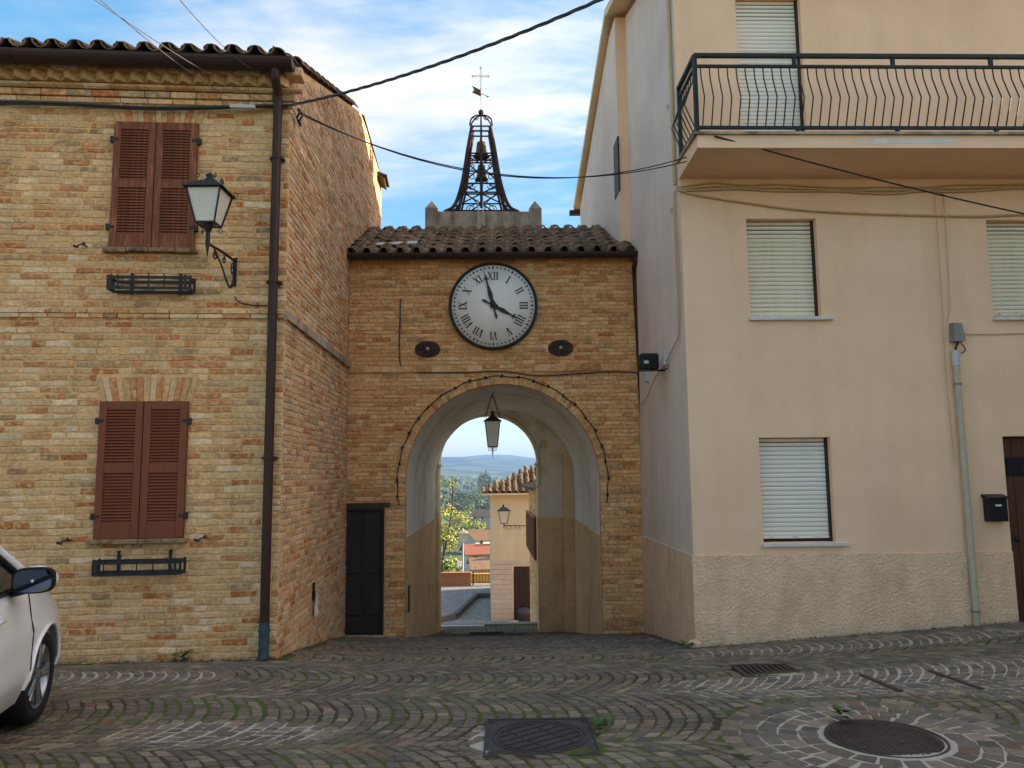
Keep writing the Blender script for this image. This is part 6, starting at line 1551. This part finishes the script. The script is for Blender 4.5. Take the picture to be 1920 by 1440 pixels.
def leaves(b, c, rx, rz, n, size, pal, rg_, hollow=.45):
    for i in range(n):
        d = Vector((rg_.gauss(0, 1), rg_.gauss(0, 1), rg_.gauss(0, 1))).normalized(); t = hollow + (1 - hollow) * rg_.random() ** .6
        p = Vector(c) + Vector((d.x * rx * t, d.y * rx * t, d.z * rz * t)); u = Vector((rg_.gauss(0, 1), rg_.gauss(0, 1), rg_.gauss(0, 1))).normalized(); w_ = u.orthogonal().normalized(); s_ = size * rg_.uniform(.6, 1.3)
        col = rg_.choice(LEAFC[pal]); k = rg_.uniform(.8, 1.25); b.col = tuple(q * k for q in col)
        b.add([p - u * s_, p + w_ * s_ * .6, p + u * s_, p - w_ * s_ * .6], [(0, 1, 2, 3)])
def tree(name, base, h, cr, pal, label, seed, group=None, nl=260, clumps=9, leaf=.35, trunk=.25, cone=False):
    rg_ = random.Random(seed); t = thing(name, label, 'tree', base, 0, group)
    b = MB(); b.tube([(0, 0, -.3), (rg_.uniform(-.1, .1) * h * .1, 0, h * .4), (0, 0, h * .75)], [trunk, trunk * .7, trunk * .25], 7)
    for k in range(5): a = rg_.uniform(0, 6.28); z = h * rg_.uniform(.35, .6); b.tube([(0, 0, z), (math.cos(a) * cr * .4, math.sin(a) * cr * .4, z + h * .12), (math.cos(a) * cr * .75, math.sin(a) * cr * .75, z + h * .25)], [trunk * .4, trunk * .25, trunk * .08], 5)
    b.build('trunk', M['bark'], t)
    b = MB()
    for k in range(clumps):
        if cone: z = h * (.12 + .85 * k / clumps); r = cr * (1.05 - .9 * k / clumps); leaves(b, (0, 0, z), r, h / clumps * .9, nl // clumps, leaf, pal, rg_)
        else:
            a = rg_.uniform(0, 6.28); r = cr * rg_.uniform(.2, .68); leaves(b, (math.cos(a) * r, math.sin(a) * r, h * rg_.uniform(.45, .85)), cr * rg_.uniform(.3, .5), cr * rg_.uniform(.28, .42), nl // clumps, leaf, pal, rg_)
    b.build('crown', M['leaf'], t); return t
# the tree just behind the terrace, half bare
rgk = random.Random(21); tb = onY(846, 1010, 39.5); tree_b = Vector((tb.x - .15, 39.5, hills(tb.x, 39.5)))
nt_ = thing('terrace_tree', 'sparse yellow green tree with bare branches left behind the arch', 'tree', tree_b)
ttop = onY(855, 850, 39.5).z - tree_b.z
b = MB(); b.tube(smooth_path([(-.5, 0, -.3), (-.32, 0, ttop * .3), (-.02, .1, ttop * .5), (.22, .1, ttop * .70), (.20, .0, ttop * .86)]), [.055 * (1 - i / 30) + .008 for i in range(25)], 7)
ends = []
for k in range(26):
    z = ttop * rgk.uniform(.35, .85); a = rgk.uniform(0, 6.28); l_ = rgk.uniform(.5, 1.3); x0_ = lerp_table([(0, 0), (.3, -.05), (.5, .05), (.7, .22), (.86, .3)], z / ttop)
    p2 = (x0_ + math.cos(a) * l_ * .8, math.sin(a) * l_ * .8, z + l_ * rgk.uniform(.2, .9)); b.tube(smooth_path([(x0_, .05, z), (x0_ + math.cos(a) * l_ * .35, math.sin(a) * l_ * .35, z + l_ * .2), p2], 3), [.022, .02, .017, .014, .011, .008, .005], 5); ends.append(p2)
b.build('trunk', M['bark'], nt_)
b = MB()
for p in ends:
    if p[0] < .35 or rgk.random() < .3: leaves(b, p, .34, .3, 42, .055, 'y' if rgk.random() < .6 else 'g', rgk, .1)
for k in range(44): leaves(b, (rgk.uniform(-1.5, .25), rgk.uniform(-.6, .6), ttop * rgk.uniform(.15, .66)), .42, .36, 80, .075, rgk.choice('yyg'), rgk, .1)
b.build('crown', M['leaf'], nt_)
def ground_at(px, py, D): p = onY(px, py, D); return Vector((p.x, D, hills(p.x, D)))
spots = [('bush', 840, 70, 3.2, 2.0, 'd', 'dark round shrub below the terrace at the far left'), ('bush', 852, 64, 3.0, 1.8, 'g', 'grey green shrub below the terrace beside the lamp post'), ('broadleaf_tree', 832, 165, 6.0, 3.2, 'd', 'dark round tree beyond the lawn at the left'),
         ('yellow_tree', 880, 128, 2.8, 1.4, 'o', 'small bright yellow tree at the lawn edge'), ('broadleaf_tree', 884, 190, 7, 4.0, 'g', 'green tree left of the red roofed house'), ('broadleaf_tree', 872, 260, 8, 5.2, 'y', 'yellow green tree beyond the lawn'),
         ('broadleaf_tree', 893, 230, 5, 4.6, 'y', 'low yellow green tree before the stone farmhouse'), ('broadleaf_tree', 868, 420, 13, 9, 'd', 'large dark tree on the valley floor left of the farmhouse'), ('broadleaf_tree', 884, 330, 8, 5.5, 'd', 'dark tree beside the stone farmhouse'), ('golden_tree', 866, 300, 6, 4.0, 'o', 'golden tree left of the stone farmhouse'),
         ('broadleaf_tree', 900, 460, 14, 9, 'g', 'green tree behind the stone farmhouse'), ('broadleaf_tree', 918, 440, 15, 8, 'g', 'tall green tree right of the farmhouse'), ('broadleaf_tree', 912, 110, 3.0, 1.9, 'd', 'dark shrub in front of the white houses')]
for i, (nm, px, D, h, cr, pal, lab) in enumerate(spots):
    p = ground_at(px, 1000, D); tree(nm, p, h, cr, pal, lab, 40 + i, 'trees in the valley', nl=700 if D < 300 else 520, clumps=10, leaf=.055 * cr + .03, trunk=.03 * h)
for i, (px, D) in enumerate(((899, 620), (903, 640), (907, 610), (911, 630), (915, 650), (919, 615), (890, 600))):
    p = ground_at(px, 950, D); tree('cypress', p, (24, 27, 25, 28, 26, 24, 13)[i], 3.4, 'd', 'dark cypress in the row on the valley slope, number %s from the left' % ('two', 'three', 'four', 'five', 'six', 'seven', 'one')[i] if i < 6 else 'lone small dark cypress left of the cypress row', 70 + i, 'cypresses', nl=420, clumps=8, leaf=.6, trunk=.3, cone=True)
b = MB(); rgw = random.Random(8)
for k in range(300):
    D = rgw.uniform(420, 1500); px = rgw.uniform(790, 1010); p = ground_at(px, 950, D); r = rgw.uniform(3, 7); leaves(b, p + Vector((0, 0, r * .7)), r, r * .9, 26, r * .3, rgw.choice('gdg'), rgw, .3)
o = b.build('far_wood', M['leaf'], None, kind='stuff'); tag(o, 'scattered dark woods on the valley floor and hillside', 'woods')
def far_house(name, px, D, w_, dpt, hwall, hroof, wallm, roofm, label, rz=0.0, rows=2, cols=3):
    p = ground_at(px, 1000, D); t = thing(name, label, 'house', p, rz, None); b = MB(); b.box(-w_ / 2, w_ / 2, 0, dpt, -1.5, hwall); b.add([(-w_ / 2, 0, hwall), (-w_ / 2, dpt, hwall), (-w_ / 2, dpt / 2, hwall + hroof)], [(0, 1, 2)]); b.add([(w_ / 2, 0, hwall), (w_ / 2, dpt, hwall), (w_ / 2, dpt / 2, hwall + hroof)], [(2, 1, 0)]); b.build('wall', wallm, t)
    o = .5; b = MB()
    for y0_, y1_ in ((-o, dpt / 2), (dpt + o, dpt / 2)):
        sl_ = hroof / (dpt / 2); za = hwall - o * sl_; v = [(-w_ / 2 - o, y0_, za), (w_ / 2 + o, y0_, za), (w_ / 2 + o, y1_, hwall + hroof), (-w_ / 2 - o, y1_, hwall + hroof)]; b.add(v + [(q[0], q[1], q[2] + .18) for q in v], [(0, 1, 2, 3), (4, 5, 6, 7), (0, 1, 5, 4), (1, 2, 6, 5), (3, 0, 4, 7)])
    r_ = b.build('roof', roofm, t); b = MB(); b.box(w_ * .2, w_ * .2 + .6, dpt * .4, dpt * .4 + .6, hwall, hwall + hroof + .9); b.build('chimney', wallm, r_)
    for i in range(cols):
        for j in range(rows):
            x = -w_ / 2 + w_ * (i + .5) / cols; wh = min(1.2, hwall / rows * .55); z = hwall / rows * .3 + j * (hwall / rows); b = MB(); b.bbox(x - .45, x + .45, -.05, .1, z, z + wh, .03); f_ = b.build('window', wallm, t); b = MB(); b.box(x - .36, x + .36, -.06, -.051, z + .08, z + wh - .08); b.build('pane', M['glass'], f_)
    for j in range(rows):
        b = MB(); b.box(-w_ / 2, w_ * .1, -1.1, 0, hwall / rows * j - .1, hwall / rows * j + .02); b.build('balcony', wallm, t)
far_house('farmhouse', 905, 300, 10, 8, 4.6, 2.2, M['farwall2'], M['tile'], 'pale stone farmhouse among trees in the valley', rad(-25), 2, 3)
far_house('white_house', 917, 112, 6.0, 7, 3.0, 1.0, M['farwall'], M['redtile'], 'white house with red tiled roof and balconies below the terrace', rad(8), 2, 3)
far_house('grey_roof_house', 925, 170, 9, 8, 3.2, 1.7, M['farwall'], M['tile'], 'white house with grey sloping roof above the red roofed one', rad(30), 2, 3)
far_house('low_white_house', 926, 88, 4.4, 6, 2.0, .8, M['farwall'], M['tile'], 'low white house nearest below the railing', rad(5), 1, 3)
rd = MB(); pth = [ground_at(px, 1000, D) for px, D in ((868, 70), (880, 86), (889, 104), (886, 125), (880, 150))]
for p, q in zip(pth, pth[1:]):
    d = (q - p).normalized(); nrm = Vector((-d.y, d.x, 0)) * 2.4; up = Vector((0, 0, .25)); rd.add([p - nrm + up, p + nrm + up, q + nrm + up, q - nrm + up], [(0, 1, 2, 3)])
o = rd.build('valley_road', M['setts']); o['kind'] = 'structure'
# ------------------------------------------------------------------ haze over the valley
b = MB(); b.box(-5200, 5200, -120, 5300, -60, 130); hz = b.build('haze', None); hz['kind'] = 'stuff'
hm = bpy.data.materials.new('haze'); hm.use_nodes = True; ht_ = hm.node_tree; ht_.nodes.clear(); ho = ht_.nodes.new('ShaderNodeOutputMaterial'); pv = ht_.nodes.new('ShaderNodeVolumePrincipled')
pv.inputs['Color'].default_value = (.20, .38, .74, 1); pv.inputs['Density'].default_value = 2.4e-4; pv.inputs['Anisotropy'].default_value = .2
ht_.links.new(pv.outputs[0], ho.inputs['Volume']); hz.data.materials.append(hm)
